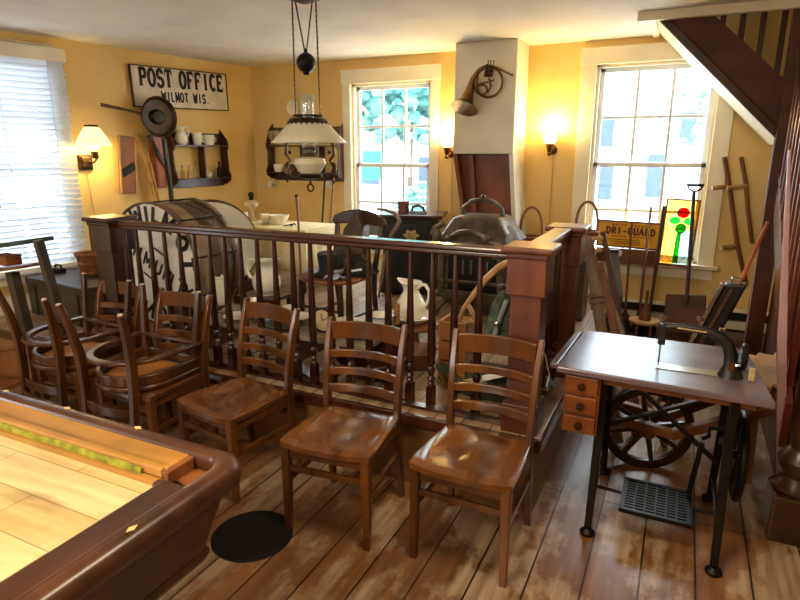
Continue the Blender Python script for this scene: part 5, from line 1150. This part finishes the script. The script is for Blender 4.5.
bl = [at(x, y, Y=yy) for x, y, yy in ((666, 294.5, 4.94), (706.5, 296, 4.94), (705, 334, 4.80), (662, 332, 4.80))]
m = MB(); m.add([tuple(p) for p in bl]+[(p.x, p.y+.03, p.z) for p in bl], [(3, 2, 1, 0), (4, 5, 6, 7)]+[(i, (i+1) % 4, (i+1) % 4+4, i+4) for i in range(4)]); m.build('blade', 'stairwood', r, world=True, smooth=0, bevel=.008)
# scythe snaths on the wall
def snath(label, pts, pegs, rad=.017):
    P = [at(x, y, Y=BY-.035) for x, y in pts]; r = thing('scythe_snath', label, 'snath', P[len(P)//2], group='wooden snaths hung on the back wall')
    m = MB(); m.tube(P, rad, 10); m.build('shaft', 'mdwood', r, world=True)
    for a, b in pegs: m = MB(); m.tube([at(*a, Y=BY-.11), at(*b, Y=BY-.05)], [.019, .016], 8); m.build('peg_handle', 'ltwood', r, world=True)
snath('left curved wooden scythe snath with two pegs right of the window', [(724.4, 157), (727, 173), (730, 192), (733.5, 218), (737, 244), (741, 262), (746, 285)], [((712, 188), (727, 186.6)), ((721, 248), (735.5, 246))])
snath('right curved wooden scythe snath with one peg, nearest the stair post', [(741, 157), (743.5, 170), (746, 186), (748, 212), (752, 243)], [((727, 188.6), (746, 185.6))], .015)
# black carpet sweeper box with wooden handle
c = [at(x, y, Y=3.62) for x, y in ((724, 284.5), (747.5, 285), (722, 334), (697.5, 332))]
r = thing('carpet_sweeper', 'black tilted box sweeper with silver edge and orange wooden handle behind the sewing table', 'sweeper', (c[3].x, 3.66, .0))
ex = (c[0]-c[3]); c2_ = [p-ex*.0 for p in c]
lowL, lowR = c[3]-ex*1.6, c[2]-ex*1.6
lowL.z = max(.02, lowL.z); lowR.z = lowL.z
pol = [c[0], c[1], lowR, lowL]
m = MB(); m.add([tuple(p) for p in pol]+[(p.x+.01, p.y+.10, p.z) for p in pol], [(3, 2, 1, 0), (4, 5, 6, 7)]+[(i, (i+1) % 4, (i+1) % 4+4, i+4) for i in range(4)]); m.build('box', 'black', r, world=True, smooth=0, bevel=.012)
m = MB(); m.bar([c[0]+Vector((-.006, -.012, .01)), lowL+Vector((-.006, -.012, 0))], .022, .03, up=(0, 1, 0)); m.build('metal_edge', 'chrome', r, world=True, smooth=0, bevel=.003)
m = MB(); mid = c[0].lerp(c[1], .35); lo_ = lowL.lerp(lowR, .35); m.bar([mid+Vector((0, -.012, -.02)), lo_+Vector((0, -.012, 0))], .018, .012, up=(0, 1, 0)); m.build('groove', 'rust', r, world=True, smooth=0)
m = MB(); m.box(at(736, 282, Y=3.66), (.05, .05, .05)); m.build('socket', 'chrome', r, world=True, smooth=0, bevel=.006)
m = MB(); m.tube([at(741, 281, Y=3.66), at(751, 259, Y=3.72), at(768, 222, Y=3.85)], .011, 8); m.build('handle', 'orange', r, world=True)
# pegged posts and boards leaning by the far newel
def lean(name, label, cat, p0, p1, Y0, Y1, w, h, mat, foot=0.0, extra=None):
    a, b = at(*p0, Y=Y0), at(*p1, Y=Y1); d = (b-a); k = (a.z-foot)/(a.z-b.z); b = a+d*k
    r = thing(name, label, cat, (b.x, b.y, foot)); m = MB(); m.bar([a, b], w, h, up=(0, 1, 0)); m.build('shaft', mat, r, world=True, smooth=0, bevel=.006)
    if extra: extra(r, a, b)
    return r
def turned(r, a, b):
    d = (b-a).normalized()
    for t, rr in ((-.03, .022), (.0, .034), (.10, .040), (.42, .044), (.47, .047), (.52, .040)):
        p = a+(b-a)*max(t, 0)*.6; m = MB(); m.tube([p-d*.012, p+d*.012], rr, 14); m.build('ring', 'greywood', r, world=True)
    m = MB(); m.tube([a-d*.07, a-d*.04, a-d*.01], [.022, .03, .026], 12); m.build('knob', 'greywood', r, world=True)
def roundpost(name, label, cat, p0, p1, Y0, Y1, rad, mat):
    a, b = at(*p0, Y=Y0), at(*p1, Y=Y1); b = a+(b-a)*((a.z-.02)/(a.z-b.z)); r = thing(name, label, cat, (b.x, b.y, 0))
    m = MB(); m.tube([a, b], rad, 16); m.build('shaft', mat, r, world=True); turned(r, a, b); return r
roundpost('turned_post', 'thick grey weathered turned post with knob leaning beside the far newel', 'post', (589, 248), (600, 322), 3.62, 3.50, .032, 'greywood')
lean('dark_plank', 'narrow dark plank leaning right of the grey turned post', 'plank', (603, 232), (622, 330), 4.25, 3.95, .035, .03, 'stairwood')
lean('brown_plank', 'short red-brown plank leaning against the grey turned post', 'plank', (600, 262), (614, 330), 3.85, 3.7, .045, .025, 'mdwood')
lean('clamp_arm', 'weathered wooden clamp arm with pale pegs above the turned post', 'clamp', (586, 236), (598, 268), 4.0, 3.9, .03, .03, 'greywood', 0.0, lambda r, a, b: [MB().tube([a+Vector((.0, -.03, -.02-k*.08)), a+Vector((.11, -.04, -.0-k*.08))], [.016, .012], 8).build('peg', 'ltwood', r, world=True) for k in range(2)])
q0, q1 = at(611, 252, Y=4.6), at(617, 293, Y=4.6)
r = thing('slate_board', 'dark grey slate board leaning behind the planks by the far newel', 'slate', (q1.x, 4.6, 0)); m = MB(); m.add([(q0.x-.04, 4.62, q0.z), (q0.x+.05, 4.62, q0.z), (q1.x+.05, 4.52, q1.z), (q1.x-.05, 4.52, q1.z), (q1.x+.05, 4.50, .0), (q1.x-.05, 4.50, .0)], [(0, 1, 2, 3), (3, 2, 4, 5)]); m.build('slate', 'trunk', r, world=True, smooth=0, solid=.02); m = MB(); m.bar([(q0.x-.045, 4.60, q0.z+.01), (q0.x+.055, 4.60, q0.z+.01)], .03, .02); m.build('top_edge', 'dkwood', r, world=True, smooth=0)
# paper tag on the return railing
q = at(541, 387, Y=2.56); r = thing('paper_tag', 'small white paper tag hanging on the railing corner beside the right chair', 'tag', (-.485, 2.62, q.z))
m = MB(); m.box((0, 0, 0), (.003, .07, .05), Matrix.Rotation(.6, 3, 'X')); m.build('card', 'paperwhite', r, smooth=0); m = MB(); m.tube([(-.0, .02, .03), (-.03, .04, .12), (-.06, .06, .16)], .002, 5); m.build('string', 'ivory', r)

# ================================================================ LEFT WINDOW CORNER
r = thing('storage_chest', 'dark grey flat-topped chest under the blind window beside the left newel', 'chest', (-4.17, 2.95, PZ), -.12)
ty_ = at(80, 283, Y=2.85); hz = max(.3, ty_.z-PZ)
m = MB(); m.box((0, 0, (hz-.06)/2), (.80, .44, hz-.06)); m.build('body', 'trunk', r, smooth=0, bevel=.006)
m = MB(); m.box((0, 0, hz-.03), (.82, .46, .06)); m.build('lid', 'trunk', r, smooth=0, bevel=.008)
m = MB(); m.box((0, -.235, hz-.09), (.06, .012, .08)); m.build('lock', 'iron', r, smooth=0, bevel=.003)
for x in (-.3, .3): m = MB(); m.box((x, -.226, (hz-.06)/2), (.04, .008, hz-.06)); m.build('strap', 'leather', r, smooth=0)
q = at(90, 277, Y=3.05); r = thing('splint_basket', 'small round splint basket on the chest beside the left newel', 'basket', (q.x+.02, 3.06, PZ+hz))
m = MB(); m.lathe([(.001, 0), (.075, 0), (.105, .17), (.098, .17), (.07, .01), (.001, .01)], (0, 0, 0), 20); m.build('body', 'wicker', r)
m = MB()
for z in (.165, .09, .02): m.shell([(.078+.03*z/.17, z-.012), (.078+.03*z/.17+.002, z+.012)], (0, 0, 0), 20)
m.build('band', 'wicker', r, solid=.005)
q = at(56, 276, Y=2.95); r = thing('iron_grip', 'small dark iron handle block lying on the left of the chest lid', 'iron', (q.x, 2.98, PZ+hz)); m = MB(); m.box((0, 0, .02), (.11, .06, .04)); m.build('block', 'iron', r, smooth=0, bevel=.01); m = MB(); m.tube([(-.04, 0, .04), (-.03, 0, .065), (.03, 0, .065), (.04, 0, .04)], .008); m.build('handle', 'iron', r)
# window stand with green top
EY = 2.35
r = thing('drafting_stand', 'tall wooden stand with dark green top edge and slanting leg at the far left', 'stand', (at(20, 330, Y=EY).x, EY+.1, 0))
a, b = at(-22, 248, Y=EY+.05), at(33, 241, Y=EY+.1)
m = MB(); m.bar([a, b], .32, .03); m.build('green_top', 'greentop', r, world=True, smooth=0, bevel=.006)
m = MB(); m.bar([at(38, 240, Y=EY-.03), at(50, 280, Y=EY), at(69, 345, Y=EY+.05)], .045, .05, up=(0, 1, 0)); m.build('slanting_leg', 'trunk', r, world=True, smooth=0, bevel=.004)
t0 = at(12, 272, Y=EY); m = MB(); m.bar([(t0.x, EY, t0.z), (t0.x+.03, EY+.02, .42)], .07, .06, up=(0, 1, 0)); m.build('post', 'trunk', r, world=True, smooth=0, bevel=.004)
a, b = at(-25, 273, Y=EY-.05), at(34, 265, Y=EY-.02); m = MB(); m.bar([a, b], .20, .018); m.build('tray', 'mdwood', r, world=True, smooth=0, bevel=.004)
m = MB(); m.bar([at(-25, 248, Y=EY+.1), at(-4, 205, Y=EY+.1)], .05, .04); m.build('upright', 'ltwood', r, world=True, smooth=0)
c = at(7, 259.5, Y=EY-.03); r = thing('tray_box', 'small orange-brown wooden box on the tray of the window stand', 'box', (c.x, EY-.03, c.z-.035)); m = MB(); m.box((0, 0, .03), (.16, .10, .055)); m.build('body', 'mdwood', r, smooth=0, bevel=.004); m = MB(); m.box((0, 0, .062), (.165, .105, .012)); m.build('lid', 'mdwood', r, smooth=0, bevel=.003)
r = thing('wooden_bench', 'orange-brown wooden bench corner at the far left behind the pool table', 'bench', (-3.75, 2.1, 0))
a, b = at(-30, 352, Y=2.05), at(28, 345, Y=2.05); m = MB(); m.bar([a, b], .05, .035); m.build('back_rail', 'mdwood', r, world=True, smooth=0, bevel=.006)
m = MB(); m.bar([a-Vector((0, 0, .1)), b-Vector((0, 0, .1))], .02, .16); m.build('back_panel', 'mdwood', r, world=True, smooth=0)
m = MB(); m.bar([a-Vector((0, .2, .22)), b-Vector((0, .2, .22))], .36, .03); m.build('seat', 'mdwood', r, world=True, smooth=0, bevel=.005)
for p, yy in ((a, 0), (b, 0), (a, -.34), (b, -.34)): m = MB(); zt_ = p.z if yy == 0 else p.z-.22; m.bar([(p.x, p.y+yy, zt_), (p.x, p.y+yy, 0)], .04, .04, up=(0, 1, 0)); m.build('leg', 'mdwood', r, world=True, smooth=0)

# ================================================================ SEWING TABLE AND MACHINE
TZs = .755
r = thing('treadle_sewing_table', 'wooden treadle sewing table with three drawers on black iron legs', 'sewing table', (.0, 2.72, 0))
def sq(u, v):                                   # plan of the top
    a = Vector((-.418, 2.425)).lerp(Vector((.385, 2.385)), u); b = Vector((-.395, 3.02)).lerp(Vector((.335, 3.03)), u); return a.lerp(b, v)
m = MB(); c4 = [sq(0, 0), sq(1, 0), sq(1, 1), sq(0, 1)]; m.prism([(p.x, p.y) for p in c4], .028, lambda u, v, w: (u, v, TZs-.028+w)); m.build('tabletop', 'tabletop', r, world=True, smooth=0, bevel=.006)
m = MB(); m.bar([(-.437, 2.46, TZs-.014), (-.418, 3.0, TZs-.014)], .035, .026); m.build('end_leaf', 'tabletop', r, world=True, smooth=0, bevel=.006)
m = MB(); m.prism([(p.x*.86+.005, 2.72+(p.y-2.72)*.72) for p in c4], .05, lambda u, v, w: (u, v, TZs-.078+w)); m.build('skirt', 'redbrown', r, world=True, smooth=0)
dx0, dx1 = -.385, -.235; dz0 = .452
m = MB(); m.box(((dx0+dx1)/2, 2.62, (dz0+TZs-.03)/2), (dx1-dx0, .34, TZs-.03-dz0)); m.build('drawer_case', 'redbrown', r, world=True, smooth=0, bevel=.004)
for k in range(3):
    h = (TZs-.03-dz0)/3; z = dz0+h*(k+.5)
    m = MB(); m.box(((dx0+dx1)/2, 2.443, z), (dx1-dx0-.018, .016, h-.014)); d = m.build('drawer', 'redbrown', r, world=True, smooth=0, bevel=.004)
    m = MB(); m.lathe([(.012, 0), (.008, -.008), (.017, -.016), (.015, -.024), (.001, -.026)], ((dx0+dx1)/2, 2.436, z), 14, 'y'); m.build('knob', 'bronze', d, world=True)
def ironleg(x, yf, yb):
    m = MB(); m.bar([(x+.0, yf+.13, TZs-.04), (x, yf+.12, .5), (x, yf+.05, .2), (x, yf, .03)], [.07, .052, .042, .034], [.036, .034, .032, .03], up=(1, 0, 0)); m.lathe([(.032, 0), (.034, .015), (.014, .03)], (x, yf-.01, 0), 12); m.build('iron_leg', 'iron', r, world=True, smooth=30, bevel=.004)
    m = MB(); m.bar([(x+.0, yb-.13, TZs-.04), (x, yb-.12, .5), (x, yb-.05, .2), (x, yb, .03)], [.07, .052, .042, .034], [.036, .034, .032, .03], up=(1, 0, 0)); m.lathe([(.032, 0), (.034, .015), (.014, .03)], (x, yb+.01, 0), 12); m.build('iron_leg', 'iron', r, world=True, smooth=30, bevel=.004)
    m = MB(); m.bar([(x, yf+.11, .66), (x, yb-.11, .66)], .02, .05); m.bar([(x, yf+.06, .15), (x, yb-.06, .15)], .018, .03); m.bar([(x, yf+.10, .36), (x, (yf+yb)/2, .46), (x, yb-.10, .36)], .016, .03); m.build('side_frame', 'iron', r, world=True, smooth=0, bevel=.003)
ironleg(-.232, 2.415, 2.96); ironleg(.265, 2.375, 2.93)
m = MB(); m.bar([(-.22, 2.78, .68), (.255, 2.74, .30)], .016, .032, up=(0, 1, 0)); m.bar([(-.22, 2.80, .36), (.255, 2.76, .62)], .016, .032, up=(0, 1, 0)); m.build('cross_brace', 'iron', r, world=True, smooth=0, bevel=.003)
m = MB()
for k in range(12): m.box((.03, 2.475+k*.0225, .125), (.275, .011, .012))
for k in range(7): m.box((-.10+k*.043, 2.597, .125), (.008, .26, .010))
m.box((-.108, 2.597, .125), (.016, .275, .018)); m.box((.168, 2.597, .125), (.016, .275, .018)); m.box((.03, 2.462, .125), (.29, .014, .018)); m.box((.03, 2.732, .125), (.29, .014, .018)); m.build('treadle', 'iron', r, world=True, smooth=0)
m = MB(); m.tube([(-.232, 2.60, .13), (-.105, 2.60, .125)], .008); m.tube([(.175, 2.60, .125), (.265, 2.60, .13)], .008); m.build('treadle_axle', 'iron', r, world=True)
m = MB(); m.bar([(.16, 2.70, .14), (.185, 2.70, .40)], .022, .02, up=(0, 1, 0)); m.tube([(.185, 2.70, .42), (.21, 2.72, .43), (.21, 2.72, .47), (.30, 2.72, .47)], .010); m.build('pitman_rod', 'iron', r, world=True, smooth=30)
m = MB(); FWc = (.335, 2.73, .36); m.tube([(FWc[0], FWc[1]+math.cos(a)*.185, FWc[2]+math.sin(a)*.185) for a in [2*PI*k/32 for k in range(32)]], .016, 8, True)
for k in range(5): a = 2*PI*k/5+.3; m.bar([FWc, (FWc[0], FWc[1]+math.cos(a)*.18, FWc[2]+math.sin(a)*.18)], .014, .016, up=(1, 0, 0))
m.tube([(.30, 2.73, .36), (.36, 2.73, .36)], .022, 10); m.build('flywheel', 'iron', r, world=True, smooth=40)
# machine head
r = thing('sewing_machine', 'black and gilt sewing machine head mounted on the treadle table', 'sewing machine', (.1, 2.62, TZs))
my = 2.615
m = MB(); m.prism([(-.035, my-.035), (.205, my-.035), (.205, my+.035), (-.035, my+.035)], .004, lambda u, v, w: (u, v, TZs+w)); m.build('bed_plate', 'chrome', r, world=True, smooth=0)
m = MB(); m.tube([(.245, my, TZs), (.245, my, TZs+.02), (.243, my, TZs+.05), (.238, my, TZs+.09), (.225, my, TZs+.13), (.195, my, TZs+.162), (.15, my, TZs+.178), (.09, my, TZs+.184), (.03, my, TZs+.184), (-.01, my, TZs+.178), (-.028, my, TZs+.168)], [.05, .042, .027, .025, .025, .022, .018, .0155, .015, .017, .015], 14); m.build('arm', 'black', r, world=True, smooth=60)
m = MB(); m.bar([(.14, my-.022, TZs+.18), (.03, my-.019, TZs+.184)], .003, .005, up=(0, 0, 1)); m.build('gilt_line', 'gold', r, world=True, smooth=0); m = MB(); m.box((.242, my-.036, TZs+.055), (.022, .003, .035)); m.build('gilt_decoration', 'brass', r, world=True, smooth=0)
m = MB(); m.bar([(-.022, my, TZs+.19), (-.024, my, TZs+.10)], .03, .034, up=(0, 1, 0)); m.build('needle_head', 'black', r, world=True, smooth=0, bevel=.006)
m = MB(); m.tube([(-.026, my, TZs+.11), (-.026, my, TZs+.012)], .004, 8); m.box((-.026, my-.004, TZs+.012), (.014, .024, .006)); m.build('needle_bar', 'chrome', r, world=True)
m = MB(); m.lathe([(.006, 0), (.006, .016), (.012, .02), (.012, .032), (.004, .036)], (-.02, my, TZs+.188), 12); m.ball((-.045, my-.01, TZs+.185), .012, 10, 6); m.build('tension_knob', 'rust', r, world=True)
m = MB(); m.lathe([(.004, 0), (.004, .02), (.016, .022), (.014, .034), (.004, .038)], (.11, my, TZs+.20), 12); m.build('spool_pin', 'rust', r, world=True)
m = MB(); m.lathe([(.012, 0), (.05, .002), (.056, .008), (.056, .018), (.05, .024), (.012, .026)], (.272, my, TZs+.09), 24, 'x'); m.build('hand_wheel', 'iron', r, world=True)
m = MB(); m.tube([(.22, my, TZs+.09), (.265, my, TZs+.09)], .014, 10); m.build('wheel_shaft', 'iron', r, world=True)
m = MB(); m.box((.318, my-.03, TZs+.03), (.022, .02, .055)); m.build('belt_guard', 'gold', r, world=True, smooth=0, bevel=.004)
m = MB(); m.tube([(.30, my-.03, TZs+.05), (.27, my-.03, TZs+.062), (.24, my-.02, TZs+.05)], .006); m.build('winder_arm', 'chrome', r, world=True); m = MB(); m.tube([(.18, my+.01, TZs+.165), (.19, my+.03, TZs+.19), (.21, my+.03, TZs+.185)], .004); m.build('thread_guide', 'chrome', r, world=True)

# ---- wheelbarrow behind the sewing table
wc = at(648, 418, Y=3.14); WR = .228; wc.z = WR
r = thing('wheelbarrow', 'old wooden wheelbarrow with spoked wheel and pale plank bed behind the sewing table', 'wheelbarrow', (.25, 3.3, 0))
ax = Vector((.25, -1, 0)).normalized(); tv = Vector((0, 0, 1)).cross(ax)
w_ = MB(); w_.bar([wc+tv*(math.cos(a)*(WR-.02))+Vector((0, 0, math.sin(a)*(WR-.02))) for a in [2*PI*k/36 for k in range(36)]], .036, .034, up=tuple(ax), closed=True); wh = w_.build('wheel_rim', 'dkwood', r, world=True, smooth=40)
w_ = MB(); w_.bar([wc+tv*(math.cos(a)*(WR-.0))+Vector((0, 0, math.sin(a)*(WR-.0))) for a in [2*PI*k/36 for k in range(36)]], .006, .044, up=tuple(ax), closed=True); w_.build('iron_tyre', 'iron', wh, world=True, smooth=40)
for k in range(8): a = 2*PI*k/8+.2; w_ = MB(); w_.bar([wc, wc+tv*(math.cos(a)*(WR-.03))+Vector((0, 0, math.sin(a)*(WR-.03)))], [.03, .022], [.03, .022], up=tuple(ax)); w_.build('spoke', 'dkwood', r, world=True, smooth=0, bevel=.004)
w_ = MB(); w_.tube([wc+ax*.09, wc+ax*.05, wc-ax*.05, wc-ax*.09], [.025, .045, .045, .025], 14); w_.build('hub', 'mdwood', r, world=True)
for sg in (-1, 1):
    a = wc+ax*.10*sg+Vector((-.16, 0, .06)); b = Vector((.60, wc.y+.28-sg*.22, .47))
    w_ = MB(); w_.bar([a, wc+ax*.1*sg+Vector((.1, 0, .03)), b], .05, .05); w_.build('shaft', 'mdwood', r, world=True, smooth=0, bevel=.006)
for k in range(5):
    p = Vector((.27+k*.085, 3.42+.03*k, .50+.006*k)); w_ = MB(); w_.box(p, (.075, .62, .02), Matrix.Rotation(-.25, 3, 'Z')); w_.build('bed_plank', 'ltwood', r, world=True, smooth=0, bevel=.003)
w_ = MB(); w_.box((.34, 3.52, .46), (.5, .05, .05)); w_.box((.34, 3.28, .46), (.5, .05, .05)); w_.build('bed_bearer', 'mdwood', r, world=True, smooth=0)
for y in (3.2, 3.6): w_ = MB(); w_.bar([(.42, y, .45), (.44, y, 0)], .05, .04, up=(0, 1, 0)); w_.build('leg', 'mdwood', r, world=True, smooth=0)

# ---- floor disc
r = thing('floor_disc', 'round black cast-iron disc lying on the floor between pool table and chairs', 'disc', (-1.566, 1.75, 0))
m = MB(); m.lathe([(.001, .004), (.16, .004), (.168, .007), (.178, .005), (.178, 0), (.001, 0)], (0, 0, 0), 40); m.build('plate', 'black', r)
# ================================================================ LIGHT
w = bpy.data.worlds.new('sky'); S.world = w; w.use_nodes = True
wn = w.node_tree; bg = wn.nodes['Background']
bg.inputs['Color'].default_value = (.80, .91, 1.0, 1); bg.inputs['Strength'].default_value = 12.0
def lamp(name, kind, loc, power, color, size=.2, rot=(0, 0, 0), portal=False, sy=None):
    d = bpy.data.lights.new(name, kind); o = bpy.data.objects.new(name, d); COL.objects.link(o); o.location = loc; o.rotation_euler = rot
    d.energy = power; d.color = color
    if kind == 'AREA':
        d.size = size
        if sy: d.shape = 'RECTANGLE'; d.size_y = sy
        if portal: d.cycles.is_portal = True
    elif kind == 'POINT': d.shadow_soft_size = size
    return o
for w_ in (W1, W2):
    lamp('sky_portal', 'AREA', ((w_[0]+w_[1])/2, BY+.16, (w_[2]+w_[3])/2), 1, (1, 1, 1), w_[1]-w_[0], (-PI/2, 0, 0), True, w_[3]-w_[2])
e = Matrix.Rotation(LROT, 4, 'Z') @ Matrix.Rotation(-PI/2, 4, 'X')
for h in (W3, (-6.6, -5.6, .7, 2.3)):
    o = lamp('sky_portal', 'AREA', (0, 0, 0), 1, (1, 1, 1), h[1]-h[0], (0, 0, 0), True, h[3]-h[2])
    p = Matrix.Translation((CX, BY, 0)) @ Matrix.Rotation(LROT, 4, 'Z') @ Vector(((h[0]+h[1])/2, .17, (h[2]+h[3])/2))
    o.matrix_world = Matrix.Translation(p) @ e
for h in ((-3.4, -2.6, 1.0, 2.1),):
    lamp('sky_portal', 'AREA', ((h[0]+h[1])/2, -3.2, 1.55), 1, (1, 1, 1), .8, (PI/2, 0, 0), True, 1.1)
WARM = (1.0, .74, .30)
lamp('fill_light', 'AREA', (-1.6, -.9, 2.48), 100, (1.0, .82, .58), 1.0)  # unseen warm fill, like the next one, added to brighten the room's front
lamp('fill_light', 'AREA', (-.4, 1.5, 2.49), 24, (1.0, .82, .58), .6)
for p in SCONCES: lamp('sconce_light', 'POINT', p, 17, WARM, .05)
S.view_settings.view_transform = 'Standard'; S.view_settings.look = 'None'; S.view_settings.exposure = .4; S.view_settings.gamma = 1.0
